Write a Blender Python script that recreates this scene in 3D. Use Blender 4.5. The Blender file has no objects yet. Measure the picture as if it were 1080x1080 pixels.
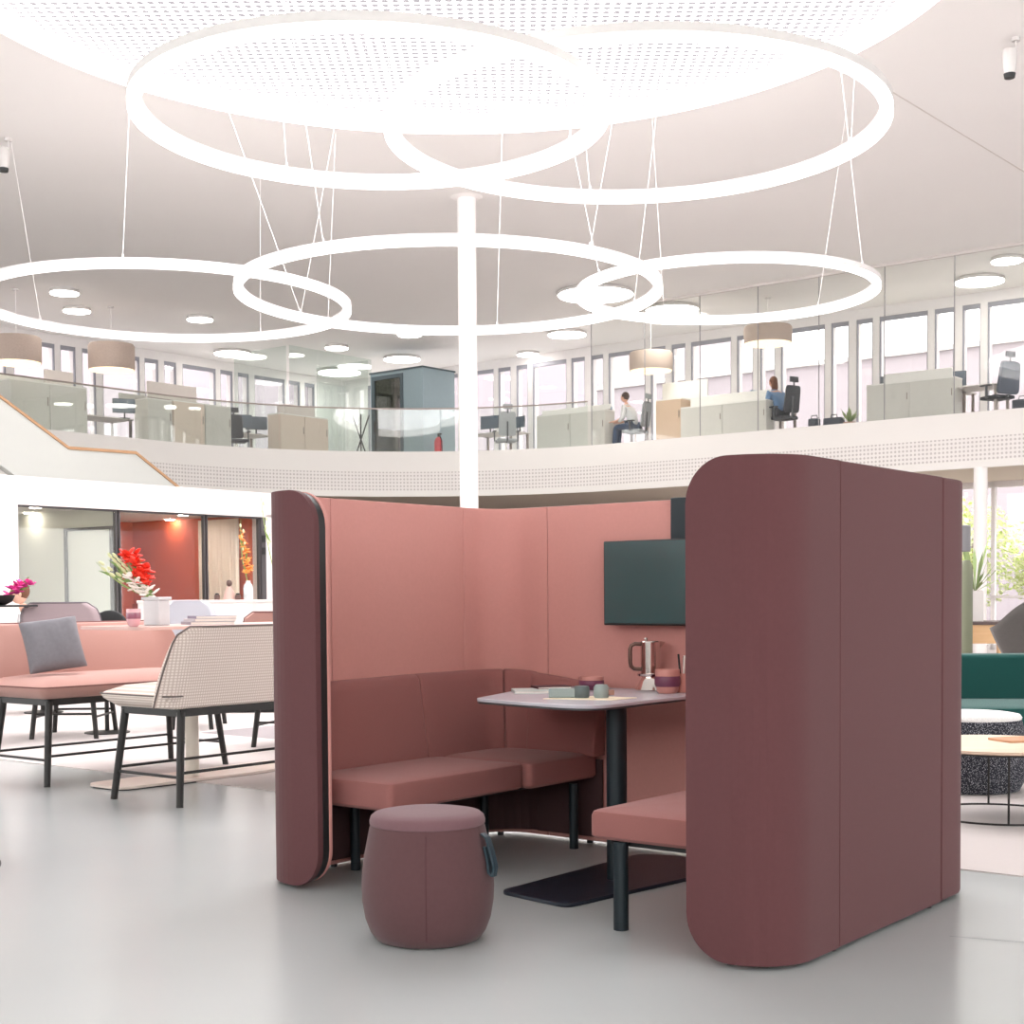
import bpy, bmesh, math, random
from mathutils import Vector, Matrix
PI = math.pi; SC = bpy.context.scene; COL = SC.collection
random.seed(7)

# ------------------------------------------------------------------ camera, sky, large lights, exposure
TH = 0.6678                       # the booth, benches, gallery and facades all share this heading
CT, ST = math.cos(TH), math.sin(TH)
def w(u, v, z=0.0): return Vector((u*CT+v*ST, -u*ST+v*CT, z))

cd = bpy.data.cameras.new('camera'); cam = bpy.data.objects.new('camera', cd); COL.objects.link(cam)
SC.camera = cam
cd.sensor_width = 36.0; cd.lens = 36.0*1507.1/1080.0
cd.shift_x = 0.0; cd.shift_y = 150.51/1080.0
cd.clip_end = 400
cam.matrix_world = Matrix.Translation((0, 0, 1.2)) @ Matrix.Rotation(PI/2-0.0402, 4, 'X') @ Matrix.Rotation(-1*0.0074, 4, 'Z')

wd = bpy.data.worlds.new('sky'); SC.world = wd; wd.use_nodes = True
bgn = wd.node_tree.nodes['Background']
bgn.inputs[0].default_value = (1.0, 0.995, 0.99, 1); bgn.inputs[1].default_value = 2.8

def area_light(name, loc, size, power, col, rot=(0, 0, 0), sy=None, shape='RECTANGLE'):
    l = bpy.data.lights.new(name, 'AREA'); l.energy = power; l.color = col; l.size = size
    l.shape = shape
    if sy: l.size_y = sy
    o = bpy.data.objects.new(name, l); COL.objects.link(o); o.location = loc; o.rotation_euler = rot
    return o
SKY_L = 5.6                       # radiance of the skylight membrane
SC.view_settings.view_transform = 'Standard'; SC.view_settings.look = 'None'
SC.view_settings.exposure = 0.95; SC.view_settings.gamma = 1.0
SC.view_settings.use_curve_mapping = False

# ------------------------------------------------------------------ materials
MATS = {}
def s2l(c): return tuple(((x/255)/12.92 if x/255 <= .04045 else ((x/255+.055)/1.055)**2.4) for x in c)
def mat(name, rgb, rough=0.6, metal=0.0, noise=0.04, scale=12.0, bump=0.0, bscale=400.0, spec=0.5, emit=None, estr=0.0, sheen=0.0, coat=0.0):
    if name in MATS: return MATS[name]
    m = bpy.data.materials.new(name); m.use_nodes = True; nt = m.node_tree; N = nt.nodes; L = nt.links
    b = N['Principled BSDF']; c = s2l(rgb)
    b.inputs['Roughness'].default_value = rough; b.inputs['Metallic'].default_value = metal
    b.inputs['Specular IOR Level'].default_value = spec
    b.inputs['Sheen Weight'].default_value = sheen; b.inputs['Coat Weight'].default_value = coat
    tc = N.new('ShaderNodeTexCoord')
    nz = N.new('ShaderNodeTexNoise'); nz.inputs['Scale'].default_value = scale; nz.inputs['Detail'].default_value = 4
    L.new(tc.outputs['Object'], nz.inputs['Vector'])
    mx = N.new('ShaderNodeMix'); mx.data_type = 'RGBA'
    mx.inputs[6].default_value = (*[max(0, x*(1-noise)) for x in c], 1)
    mx.inputs[7].default_value = (*[min(1, x*(1+noise)) for x in c], 1)
    L.new(nz.outputs['Fac'], mx.inputs[0]); L.new(mx.outputs[2], b.inputs['Base Color'])
    if bump:
        n2 = N.new('ShaderNodeTexNoise'); n2.inputs['Scale'].default_value = bscale; n2.inputs['Detail'].default_value = 2
        L.new(tc.outputs['Object'], n2.inputs['Vector'])
        bp = N.new('ShaderNodeBump'); bp.inputs['Strength'].default_value = bump; bp.inputs['Distance'].default_value = .002
        L.new(n2.outputs['Fac'], bp.inputs['Height']); L.new(bp.outputs['Normal'], b.inputs['Normal'])
    if emit:
        b.inputs['Emission Color'].default_value = (*s2l(emit), 1); b.inputs['Emission Strength'].default_value = estr
    MATS[name] = m; return m
def fabric(name, rgb, noise=.07, scale=90, bump=.25, bscale=600, sheen=.15): return mat(name, rgb, .9, 0, noise, scale, bump, bscale, .2, sheen=sheen)
def speckle(name, ca, cb, scale, thr=.6, rough=.95):
    m = bpy.data.materials.new(name); m.use_nodes = True; nt = m.node_tree; N = nt.nodes; L = nt.links; b = N['Principled BSDF']
    b.inputs['Roughness'].default_value = rough; b.inputs['Specular IOR Level'].default_value = .2
    tc = N.new('ShaderNodeTexCoord'); nz = N.new('ShaderNodeTexVoronoi'); nz.inputs['Scale'].default_value = scale
    L.new(tc.outputs['Object'], nz.inputs['Vector'])
    r = N.new('ShaderNodeValToRGB'); r.color_ramp.elements[0].position = thr-.06; r.color_ramp.elements[1].position = thr+.06
    r.color_ramp.elements[0].color = (*s2l(ca), 1); r.color_ramp.elements[1].color = (*s2l(cb), 1)
    L.new(nz.outputs['Distance'], r.inputs[0]); L.new(r.outputs[0], b.inputs['Base Color'])
    MATS[name] = m; return m
def perforated(name, ca, cb, pitch, dot, emit=0.0, axes='xz', rough=.6):
    """square grid of small round holes"""
    m = bpy.data.materials.new(name); m.use_nodes = True; nt = m.node_tree; N = nt.nodes; L = nt.links; b = N['Principled BSDF']
    tc = N.new('ShaderNodeTexCoord'); src = tc.outputs['UV'] if axes == 'uv' else tc.outputs['Object']
    sp = N.new('ShaderNodeSeparateXYZ'); L.new(src, sp.inputs[0])
    def ax(o):
        a = N.new('ShaderNodeMath'); a.operation = 'DIVIDE'; L.new(o, a.inputs[0]); a.inputs[1].default_value = pitch
        f = N.new('ShaderNodeMath'); f.operation = 'FRACT'; L.new(a.outputs[0], f.inputs[0])
        s = N.new('ShaderNodeMath'); s.operation = 'SUBTRACT'; L.new(f.outputs[0], s.inputs[0]); s.inputs[1].default_value = .5
        p = N.new('ShaderNodeMath'); p.operation = 'MULTIPLY'; L.new(s.outputs[0], p.inputs[0]); L.new(s.outputs[0], p.inputs[1]); return p.outputs[0]
    add = N.new('ShaderNodeMath'); add.operation = 'ADD'
    L.new(ax(sp.outputs[0]), add.inputs[0]); L.new(ax(sp.outputs[2 if axes == 'xoz' else 1]), add.inputs[1])
    lt = N.new('ShaderNodeMath'); lt.operation = 'LESS_THAN'; L.new(add.outputs[0], lt.inputs[0]); lt.inputs[1].default_value = dot*dot
    mx = N.new('ShaderNodeMix'); mx.data_type = 'RGBA'; mx.inputs[6].default_value = (*s2l(ca), 1); mx.inputs[7].default_value = (*s2l(cb), 1)
    L.new(lt.outputs[0], mx.inputs[0]); L.new(mx.outputs[2], b.inputs['Base Color']); b.inputs['Roughness'].default_value = rough
    if emit:
        L.new(mx.outputs[2], b.inputs['Emission Color']); b.inputs['Emission Strength'].default_value = emit
    MATS[name] = m; return m
def glass(name, tint=(250, 252, 250), refl=.08, haze=0.0):
    m = bpy.data.materials.new(name); m.use_nodes = True; nt = m.node_tree; N = nt.nodes; L = nt.links
    for n in list(N):
        if n.type != 'OUTPUT_MATERIAL': N.remove(n)
    out = [n for n in N if n.type == 'OUTPUT_MATERIAL'][0]
    tr = N.new('ShaderNodeBsdfTransparent'); tr.inputs[0].default_value = (*s2l(tint), 1)
    gl = N.new('ShaderNodeBsdfGlossy'); gl.inputs['Roughness'].default_value = .02
    lw = N.new('ShaderNodeLayerWeight'); lw.inputs[0].default_value = .35
    mm = N.new('ShaderNodeMath'); mm.operation = 'MULTIPLY_ADD'; L.new(lw.outputs['Facing'], mm.inputs[0]); mm.inputs[1].default_value = refl*2; mm.inputs[2].default_value = refl*.6
    mx = N.new('ShaderNodeMixShader'); L.new(mm.outputs[0], mx.inputs[0]); L.new(tr.outputs[0], mx.inputs[1]); L.new(gl.outputs[0], mx.inputs[2])
    L.new(mx.outputs[0], out.inputs[0]); MATS[name] = m; return m
def wood(name, ca, cb, scale=6, rough=.5):
    m = bpy.data.materials.new(name); m.use_nodes = True; nt = m.node_tree; N = nt.nodes; L = nt.links; b = N['Principled BSDF']
    b.inputs['Roughness'].default_value = rough
    tc = N.new('ShaderNodeTexCoord'); mp = N.new('ShaderNodeMapping'); mp.inputs['Scale'].default_value = (1, 8, 8)
    L.new(tc.outputs['Object'], mp.inputs[0]); nz = N.new('ShaderNodeTexNoise'); nz.inputs['Scale'].default_value = scale; nz.inputs['Detail'].default_value = 6
    L.new(mp.outputs[0], nz.inputs['Vector'])
    mx = N.new('ShaderNodeMix'); mx.data_type = 'RGBA'; mx.inputs[6].default_value = (*s2l(ca), 1); mx.inputs[7].default_value = (*s2l(cb), 1)
    L.new(nz.outputs['Fac'], mx.inputs[0]); L.new(mx.outputs[2], b.inputs['Base Color']); MATS[name] = m; return m
def weave(name, ca, cb, pitch):
    """small dotted knit: lighter dots on a darker ground"""
    m = perforated(name, ca, cb, pitch, .36, axes='xoz', rough=.95); return m

M_white = mat('white_paint', (222, 217, 214), .6, noise=.01)
M_ceil = mat('ceiling_paint', (245, 243, 241), .9, noise=.012, scale=.6)
M_col = mat('column_paint', (250, 246, 244), .5, noise=.01)
M_fascia = mat('fascia_paint', (236, 233, 229), .7, noise=.01, scale=2)
M_perf = perforated('fascia_perforation', (234, 230, 227), (196, 190, 187), .08, .28, axes='uv')
M_soffit = mat('soffit_paint', (206, 192, 176), .85, noise=.02)
M_purple = fabric('aubergine_cloth', (97, 61, 63), .05, 60, .2, 900, .12)
M_pink = fabric('salmon_cloth', (202, 145, 138), .04, 60, .2, 900, .1)
M_seat = fabric('dusty_rose_seat_cloth', (146, 96, 92), .10, 260, .3, 900, .12)
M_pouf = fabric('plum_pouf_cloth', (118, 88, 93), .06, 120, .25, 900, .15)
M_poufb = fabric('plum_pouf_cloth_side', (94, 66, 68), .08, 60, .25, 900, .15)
M_lip = mat('pale_pink_edge', (226, 168, 158), .6)
M_black = mat('black_metal', (34, 32, 31), .45, .2)
M_blk = mat('black_plastic', (24, 26, 28), .5)
M_navy = mat('anthracite_metal', (26, 38, 44), .45, .1, spec=.4)
M_navy2 = mat('anthracite_plate', (30, 38, 52), .4, .1)
M_top = mat('grey_table_laminate', (190, 188, 196), .26, noise=.02, scale=40)
M_edge = mat('dark_table_edge', (60, 58, 60), .5)
M_chrome = mat('polished_steel', (215, 205, 200), .12, 1.0)
M_handle = mat('bronze_handle', (108, 84, 76), .3, .6)
M_screen = mat('screen_glass', (50, 82, 84), .2, spec=.7, noise=.1, scale=1.2, coat=.3)  # teal base colour paints in the reflection on the dark glass
M_strap = mat('petrol_leather', (42, 62, 72), .6)
M_skin = mat('skin', (220, 172, 150), .6)
M_paper = mat('paper', (236, 230, 222), .8)

# ------------------------------------------------------------------ mesh helpers
class MB:
    def __init__(s): s.v = []; s.f = []
    def add(s, vs, fs):
        n = len(s.v); s.v += [tuple(p) for p in vs]; s.f += [tuple(i+n for i in f) for f in fs]; return s
    def box(s, x0, x1, y0, y1, z0, z1):
        return s.add([(x0,y0,z0),(x1,y0,z0),(x1,y1,z0),(x0,y1,z0),(x0,y0,z1),(x1,y0,z1),(x1,y1,z1),(x0,y1,z1)],
                     [(0,3,2,1),(4,5,6,7),(0,1,5,4),(1,2,6,5),(2,3,7,6),(3,0,4,7)])
    def prism(s, poly, z0, z1):
        n = len(poly)
        return s.add([(x,y,z0) for x,y in poly]+[(x,y,z1) for x,y in poly],
                     [tuple(range(n))[::-1], tuple(range(n,2*n))]+[(i,(i+1)%n,n+(i+1)%n,n+i) for i in range(n)])
    def lathe(s, prof, cx=0, cy=0, n=48, caps=True):
        vs = []; fs = []
        for r, z in prof:
            for k in range(n): a = 2*PI*k/n; vs.append((cx+r*math.cos(a), cy+r*math.sin(a), z))
        for i in range(len(prof)-1):
            for k in range(n): fs.append((i*n+k, i*n+(k+1)%n, (i+1)*n+(k+1)%n, (i+1)*n+k))
        if caps: fs.append(tuple(range(n))[::-1]); fs.append(tuple((len(prof)-1)*n+k for k in range(n)))
        return s.add(vs, fs)
    def cyl(s, x, y, z0, z1, r, n=24): return s.lathe([(r, z0), (r, z1)], x, y, n)
    def torus(s, cx, cy, R, prof, n=160):
        """ring with a closed profile of (dr, z)"""
        m = len(prof); vs = []; fs = []
        for k in range(n):
            a = 2*PI*k/n
            for dr, z in prof: vs.append((cx+(R+dr)*math.cos(a), cy+(R+dr)*math.sin(a), z))
        for k in range(n):
            for j in range(m): fs.append((k*m+j, ((k+1)%n)*m+j, ((k+1)%n)*m+(j+1)%m, k*m+(j+1)%m))
        return s.add(vs, fs)
    def tube(s, pts, r, n=10, close=False):
        pts = [Vector(p) for p in pts]; vs = []; fs = []; m = len(pts)
        rs = r if isinstance(r, (list, tuple)) else [r]*m
        up = Vector((0, 0, 1)); prev = None
        for i, p in enumerate(pts):
            if close: t = pts[(i+1) % m]-pts[i-1]
            else: t = pts[min(i+1, m-1)]-pts[max(i-1, 0)]
            t.normalize()
            if prev is None: a = t.cross(up if abs(t.z) < .9 else Vector((1, 0, 0))).normalized()
            else: a = (prev-t*prev.dot(t)).normalized()
            prev = a; b = t.cross(a)
            for k in range(n): q = 2*PI*k/n; vs.append(p+a*(rs[i]*math.cos(q))+b*(rs[i]*math.sin(q)))
        for i in range(m if close else m-1):
            for k in range(n): fs.append((i*n+k, i*n+(k+1)%n, ((i+1)%m)*n+(k+1)%n, ((i+1)%m)*n+k))
        if not close: fs.append(tuple(range(n))[::-1]); fs.append(tuple((m-1)*n+k for k in range(n)))
        return s.add(vs, fs)
    def ball(s, c, rx, ry=None, rz=None, n=12, rot=None):
        ry = ry or rx; rz = rz or rx; vs = []; fs = []; m = n//2+1
        for i in range(m+1):
            t = PI*i/m
            for k in range(n):
                a = 2*PI*k/n; q = Vector((rx*math.sin(t)*math.cos(a), ry*math.sin(t)*math.sin(a), rz*math.cos(t)))
                if rot: q = rot @ q
                vs.append(q+Vector(c))
        for i in range(m):
            for k in range(n): fs.append((i*n+k, (i+1)*n+k, (i+1)*n+(k+1)%n, i*n+(k+1)%n))
        return s.add(vs, fs)

def finish(name, mb, m, parent=None, loc=(0,0,0), rotz=0.0, bevel=0, seg=3, smooth=True, sub=0, ang=35, weld=False):
    me = bpy.data.meshes.new(name); me.from_pydata([tuple(v) for v in mb.v], [], mb.f); me.update()
    bm = bmesh.new(); bm.from_mesh(me)
    if weld: bmesh.ops.remove_doubles(bm, verts=bm.verts, dist=1e-5)
    bmesh.ops.recalc_face_normals(bm, faces=bm.faces); bm.to_mesh(me); bm.free()
    o = bpy.data.objects.new(name, me); COL.objects.link(o)
    if m: me.materials.append(m)
    o.location = loc; o.rotation_euler = (0, 0, rotz)
    if parent: o.parent = parent
    if bevel:
        b = o.modifiers.new('bevel', 'BEVEL'); b.width = bevel; b.segments = seg; b.limit_method = 'ANGLE'; b.angle_limit = math.radians(ang)
    if sub:
        q = o.modifiers.new('sub', 'SUBSURF'); q.levels = sub; q.render_levels = sub
    if smooth:
        for p in me.polygons: p.use_smooth = True
        if not sub: me.set_sharp_from_angle(angle=math.radians(40))
    return o
def tag(o, label, cat, group=None, kind=None):
    if label: o['label'] = label
    if cat: o['category'] = cat
    if group: o['group'] = group
    if kind: o['kind'] = kind
    return o
def thing(name, label, cat, loc=(0,0,0), rotz=0.0, group=None):
    o = bpy.data.objects.new(name, None); COL.objects.link(o); o.location = loc; o.rotation_euler = (0, 0, rotz)
    o.empty_display_size = .1
    return tag(o, label, cat, group)
def bthing(name, label, cat, u, v, z=0, turn=0, group=None):      # placed and turned on the common heading
    return thing(name, label, cat, w(u, v, z), -TH+turn, group)
def struct(name, mb, m, **k):
    o = finish(name, mb, m, **k); o['kind'] = 'structure'; return o
def bstruct(name, mb, m, **k): return struct(name, mb, m, rotz=-TH, **k)
_last = None
def part(name, mb, m, parent, label=None, **k):
    global _last
    o = _last = finish(name, mb, m, parent, **k)
    if label: o['label'] = label
    return o
def dup(root, loc=None, rotz=None, label=None, group=None):
    r = root.copy(); COL.objects.link(r)
    if loc is not None: r.location = loc
    if rotz is not None: r.rotation_euler = (0, 0, rotz)
    if label: r['label'] = label
    if group: r['group'] = group
    for ch in list(root.children):
        c = ch.copy(); COL.objects.link(c); c.parent = r
        for g in list(ch.children):
            d = g.copy(); COL.objects.link(d); d.parent = c
    return r
def arc(cx, cy, r, a0, a1, n=12):
    return [(cx+r*math.cos(a0+(a1-a0)*k/n), cy+r*math.sin(a0+(a1-a0)*k/n)) for k in range(n+1)]
def roundpoly(pts, rad, n=6):
    out = []; m = len(pts)
    rads = rad if isinstance(rad, (list, tuple)) else [rad]*m
    for i in range(m):
        p = Vector(pts[i]); a = (Vector(pts[i-1])-p); b = (Vector(pts[(i+1) % m])-p)
        ang = a.angle(b); d = min(rads[i]/math.tan(ang/2), a.length*.49, b.length*.49)
        q0 = p+a.normalized()*d; q1 = p+b.normalized()*d
        for k in range(n+1):
            t = k/n; out.append(tuple(q0*(1-t)**2+p*2*t*(1-t)+q1*t*t))
    return out

# ------------------------------------------------------------------ setting: floor, ceiling, skylight, gallery
M_floor = mat('polished_floor', (184, 188, 188), .24, noise=.05, scale=.9, spec=.5)
M_carpet = mat('pale_carpet', (200, 192, 190), .95, noise=.03, scale=60, bump=.2, bscale=300)
struct('floor', MB().box(-60, 60, -12, 80, -.3, 0), M_floor, smooth=False)
bstruct('floor_carpet', MB().box(-30, 4, 6.05, 30.4, 0.0, .006), M_carpet, smooth=False)
# darker carpet fields woven into the pale one
M_carpet2 = mat('grey_carpet', (150, 142, 144), .95, noise=.06, scale=60, bump=.2, bscale=300)
for k, (a, b, c, d) in enumerate([(-10.1, -9.0, 8.3, 9.5), (-8.9, -7.9, 9.4, 11.4), (-10.2, -9.1, 10.7, 12.0)]):
    tag(finish('carpet_tile', MB().box(a, b, c, d, .006, .008), M_carpet2, rotz=-TH, smooth=False),
        ['grey carpet field seen behind the legs of the pink bench', 'grey carpet field seen under the seat of the cream bench', 'grey carpet field farthest behind the high table'][k], 'carpet')

CZ = 7.65                                   # ceiling height
SKC = (-0.62, 14.75); SKR = 5.42            # skylight
def ring_slab(mb, z0, z1):
    n = 96; outer = []
    L = 75
    for k in range(n):
        a = 2*PI*k/n; c, s = math.cos(a), math.sin(a); q = L/max(abs(c), abs(s)); outer.append((SKC[0]+c*q, SKC[1]+s*q))
    inner = [(SKC[0]+SKR*math.cos(2*PI*k/n), SKC[1]+SKR*math.sin(2*PI*k/n)) for k in range(n)]
    vs = [(x, y, z0) for x, y in outer]+[(x, y, z0) for x, y in inner]+[(x, y, z1) for x, y in outer]+[(x, y, z1) for x, y in inner]
    fs = []
    for k in range(n):
        j = (k+1) % n
        fs += [(k, j, n+j, n+k), (2*n+k, 3*n+k, 3*n+j, 2*n+j), (n+k, n+j, 3*n+j, 3*n+k), (k, 2*n+k, 2*n+j, j)]
    mb.add(vs, fs); return mb
def ceil_poly():
    # ceiling covers the hall and the galleries out to the two facades
    n = 96; U0, U1, V0, V1 = -30.9, 24, -24, 31.2; cu, cv = SKC[0]*CT-SKC[1]*ST, SKC[0]*ST+SKC[1]*CT
    outer = []; inner = []
    for k in range(n):
        a = 2*PI*k/n; c, s = math.cos(a), math.sin(a)
        tu = (U1-cu)/c if c > 1e-9 else (U0-cu)/c if c < -1e-9 else 1e9
        tv = (V1-cv)/s if s > 1e-9 else (V0-cv)/s if s < -1e-9 else 1e9
        q = min(tu, tv); outer.append((cu+c*q, cv+s*q)); inner.append((cu+SKR*c, cv+SKR*s))
    # make sure the four corners exist
    for U, Vv in ((U0, V0), (U0, V1), (U1, V0), (U1, V1)):
        i = min(range(n), key=lambda i: (outer[i][0]-U)**2+(outer[i][1]-Vv)**2); outer[i] = (U, Vv)
    return outer, inner
o_, i_ = ceil_poly(); n = len(o_)
mb = MB(); z0, z1 = CZ, CZ+.3
mb.add([(x, y, z0) for x, y in o_]+[(x, y, z0) for x, y in i_]+[(x, y, z1) for x, y in o_]+[(x, y, z1) for x, y in i_],
       sum([[(k, (k+1)%n, n+(k+1)%n, n+k), (2*n+k, 3*n+k, 3*n+(k+1)%n, 2*n+(k+1)%n), (n+k, n+(k+1)%n, 3*n+(k+1)%n, 3*n+k), (k, 2*n+k, 2*n+(k+1)%n, (k+1)%n)] for k in range(n)], []))
bstruct('ceiling', mb, M_ceil, smooth=False)
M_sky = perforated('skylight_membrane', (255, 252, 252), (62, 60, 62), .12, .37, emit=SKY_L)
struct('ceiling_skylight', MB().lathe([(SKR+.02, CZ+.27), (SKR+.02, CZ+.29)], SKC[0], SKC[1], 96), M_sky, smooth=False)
M_rim = mat('skylight_rim', (255, 250, 247), .6, emit=(255, 246, 242), estr=.6)  # side of the recess, given a glow of its own to look bright
struct('trim_1', MB().torus(SKC[0], SKC[1], SKR, [(-.002, CZ-.004), (.0, CZ-.004), (.0, CZ+.27), (-.03, CZ+.27)], 128), M_rim)
# fine joints in the ceiling boards
M_joint = mat('ceiling_joint', (214, 208, 204), .9)
mb = MB(); a = Vector(((4.883, 18.564))).to_3d(); b = Vector(((7.765, 21.997))).to_3d(); d = (b-a).normalized(); nrm = Vector((-d.y, d.x, 0))*.012
a2 = a-d*1.2; b2 = b+d*6
mb.add([(*(p+q).xy, z) for z in (CZ-.003, CZ) for p, q in ((a2, nrm), (b2, nrm), (b2, -nrm), (a2, -nrm))], [(0,1,2,3),(7,6,5,4),(0,4,5,1),(1,5,6,2),(2,6,7,3),(3,7,4,0)])
struct('trim_2', mb, M_joint, smooth=False)

# white round column
t = thing('column', 'tall round white column rising behind the booth to the ceiling', 'column', ((-0.679, 23.319)[0], (-0.679, 23.319)[1], 0)); t['kind'] = 'structure'
part('column_shaft', MB().cyl(0, 0, 0, CZ, .15, 40), M_col, t); part('column_collar', MB().lathe([(.18, CZ-.03), (.26, CZ-.0)], 0, 0, 40), M_col, t)
t2 = thing('column', 'round white column standing by the garden windows at far right', 'column', w(-9.75, 26.6, 0)); t2['kind'] = 'structure'
part('column_shaft', MB().cyl(0, 0, 0, 3.57, .125, 32), M_col, t2)

# gallery: path of its inner edge in (u, v)
EDGE = [(-24.9, 2.0), (-24.9, 19.5)]+arc(-17.9, 19.5, 7.0, PI, PI/2, 40)[1:]+[(9, 26.5)]
def offset(path, d):
    out = []
    for i, p in enumerate(path):
        a = Vector(path[max(i-1, 0)]); b = Vector(path[min(i+1, len(path)-1)]); t = (b-a).normalized()
        nn = Vector((-t.y, t.x)); out.append((p[0]+nn.x*d, p[1]+nn.y*d))
    return out                                   # d > 0: away from the atrium
def ribbon(path, prof, close=True):
    """sweep a closed profile of (offset, z) along a path"""
    rows = [offset(path, d) for d, z in prof]; m = len(prof); n = len(path); mb = MB()
    vs = [(rows[j][i][0], rows[j][i][1], prof[j][1]) for i in range(n) for j in range(m)]
    fs = [(i*m+j, (i+1)*m+j, (i+1)*m+(j+1) % m, i*m+(j+1) % m) for i in range(n-1) for j in range(m)]
    fs += [tuple(range(m)), tuple((n-1)*m+j for j in range(m))[::-1]]
    return mb.add(vs, fs)
ZF = 4.6
slab = offset(EDGE, .12)
poly = [(p[0], p[1]) for p in slab]+[(9, 31.0), (-30.9, 31.0), (-30.9, 2.0)]
bstruct('floor_gallery', MB().prism(poly[::-1], 3.58, ZF-.05), M_soffit, smooth=False)
bstruct('trim_3', ribbon(EDGE, [(0, ZF), (.13, ZF), (.13, 4.13), (0.0, 4.13)]), M_fascia)
bstruct('trim_4', ribbon(EDGE, [(0, 3.70), (.13, 3.70), (.13, 3.56), (0.0, 3.56)]), M_fascia)
o = bstruct('trim_5', ribbon(EDGE, [(0.004, 3.70), (.13, 3.70), (.13, 4.13), (0.004, 4.13)]), M_perf, smooth=False)
me = o.data; uvl = me.uv_layers.new(name='UVMap')
cum = [0]
for i in range(1, len(EDGE)): cum.append(cum[-1]+(Vector(EDGE[i])-Vector(EDGE[i-1])).length)
def along(x, y):
    best = min(range(len(EDGE)-1), key=lambda i: seg_d(x, y, i)[0]); d, t_ = seg_d(x, y, best); return cum[best]+t_
def seg_d(x, y, i):
    a = Vector(EDGE[i]); b = Vector(EDGE[i+1]); ab = b-a; t_ = max(0, min(1, (Vector((x, y))-a).dot(ab)/ab.length_squared)); return ((a+ab*t_-Vector((x, y))).length, t_*ab.length)
for l in me.loops:
    c = me.vertices[l.vertex_index].co; uvl.data[l.index].uv = (along(c.x, c.y), c.z)
# gallery carpet-grey floor finish
bstruct('floor_gallery_finish', MB().prism([(p[0], p[1]) for p in offset(EDGE, .14)][::-1]+[(-30.4, 2.0), (-30.4, 30.5), (9, 30.5)], ZF-.05, ZF-.03), mat('gallery_floor', (206, 200, 198), .8), smooth=False)

# ------------------------------------------------------------------ facades with windows
M_frame = mat('window_frame_white', (232, 228, 227), .5)
M_dark = mat('window_frame_dark', (150, 150, 158), .5)
M_wglass = glass('window_glass', (252, 250, 250), .04)
M_blind = mat('blind_box', (126, 126, 134), .6)
PER = 2.45; MOD = ((0, 1.13), (1.28, 1.72), (1.90, 2.30))
wins_r = [(-13.50+PER*k+a, -13.50+PER*k+b) for k in range(-7, 9) for a, b in MOD]
wins_r = [q for q in wins_r if -30.0 < q[0] and q[1] < 8]
wins_l = [(21.97+2.5*k+a, 21.97+2.5*k+b) for k in range(-5, 4) for a, b in MOD]
wins_l = [q for q in wins_l if q[1] < 30.0]
wcount = [0]
def facade(side, wins, lo, hi, plane):
    mb = MB(); z0, z1 = 4.72, 7.42
    def bx(a, b, za, zb):
        if side == 'right': mb.box(a, b, plane, plane+.28, za, zb)
        else: mb.box(plane-.28, plane, a, b, za, zb)
    bx(lo, hi, ZF-.05, z0); bx(lo, hi, z1, CZ)
    cur = lo
    for a, b in sorted(wins): bx(cur, a, z0, z1); cur = b
    bx(cur, hi, z0, z1)
    bstruct('wall_'+side, mb, M_frame, smooth=False)
    for a, b in sorted(wins):
        wcount[0] += 1
        c = (a+b)/2; hw = (b-a)/2
        if side == 'right': t = bthing('window_%d' % wcount[0], None, None, c, plane+.02)
        else: t = bthing('window_%d' % wcount[0], None, None, plane-.02, c, 0, PI/2)
        t['kind'] = 'structure'
        f = MB(); g = .028
        f.box(-hw, -hw+g, 0, .06, z0, z1).box(hw-g, hw, 0, .06, z0, z1).box(-hw+g, hw-g, 0, .06, z0, z0+g).box(-hw+g, hw-g, 0, .06, z1-.10, z1)
        part('window_frame', f, M_dark, t, smooth=False)
        part('window_pane', MB().box(-hw+g, hw-g, .03, .04, z0+g, z1-.10), M_wglass, t, smooth=False)
facade('right', wins_r, -30.3, 9, 30.5)
facade('left', wins_l, 8, 30.5, -30.3)
# ground floor garden windows on the right side
mb = MB(); gl = MB()
xs = [-16+2.6*k for k in range(0, 9)]
for x in xs: mb.box(x-.04, x+.04, 30.2, 30.32, 0, 3.58)
mb.box(-16, 5, 30.2, 30.32, 0, .12).box(-16, 5, 30.2, 30.32, 1.10, 1.16).box(-16, 5, 30.2, 30.32, 3.45, 3.58)
bstruct('wall_garden_frame', mb, M_frame, smooth=False)
bstruct('window_100', gl.box(-16, 5, 30.25, 30.26, .12, 3.45), M_wglass, smooth=False)
# ground floor walls deeper under the gallery
bstruct('wall_rear', MB().box(-30.5, -16, 30.2, 30.4, 0, 3.58), M_white, smooth=False)
bstruct('wall_ground_left', MB().box(-30.5, -30.3, 2, 30.4, 0, 3.58), M_white, smooth=False)
# added low walls out of view, blocking low daylight from the booth; open above
bstruct('wall_blocker_back', MB().box(-26, 13, -9.3, -9.0, 0, 2.9), M_white, smooth=False)
bstruct('wall_blocker_side', MB().box(13, 13.3, -9.3, 24, 0, 2.9), M_white, smooth=False)
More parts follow.
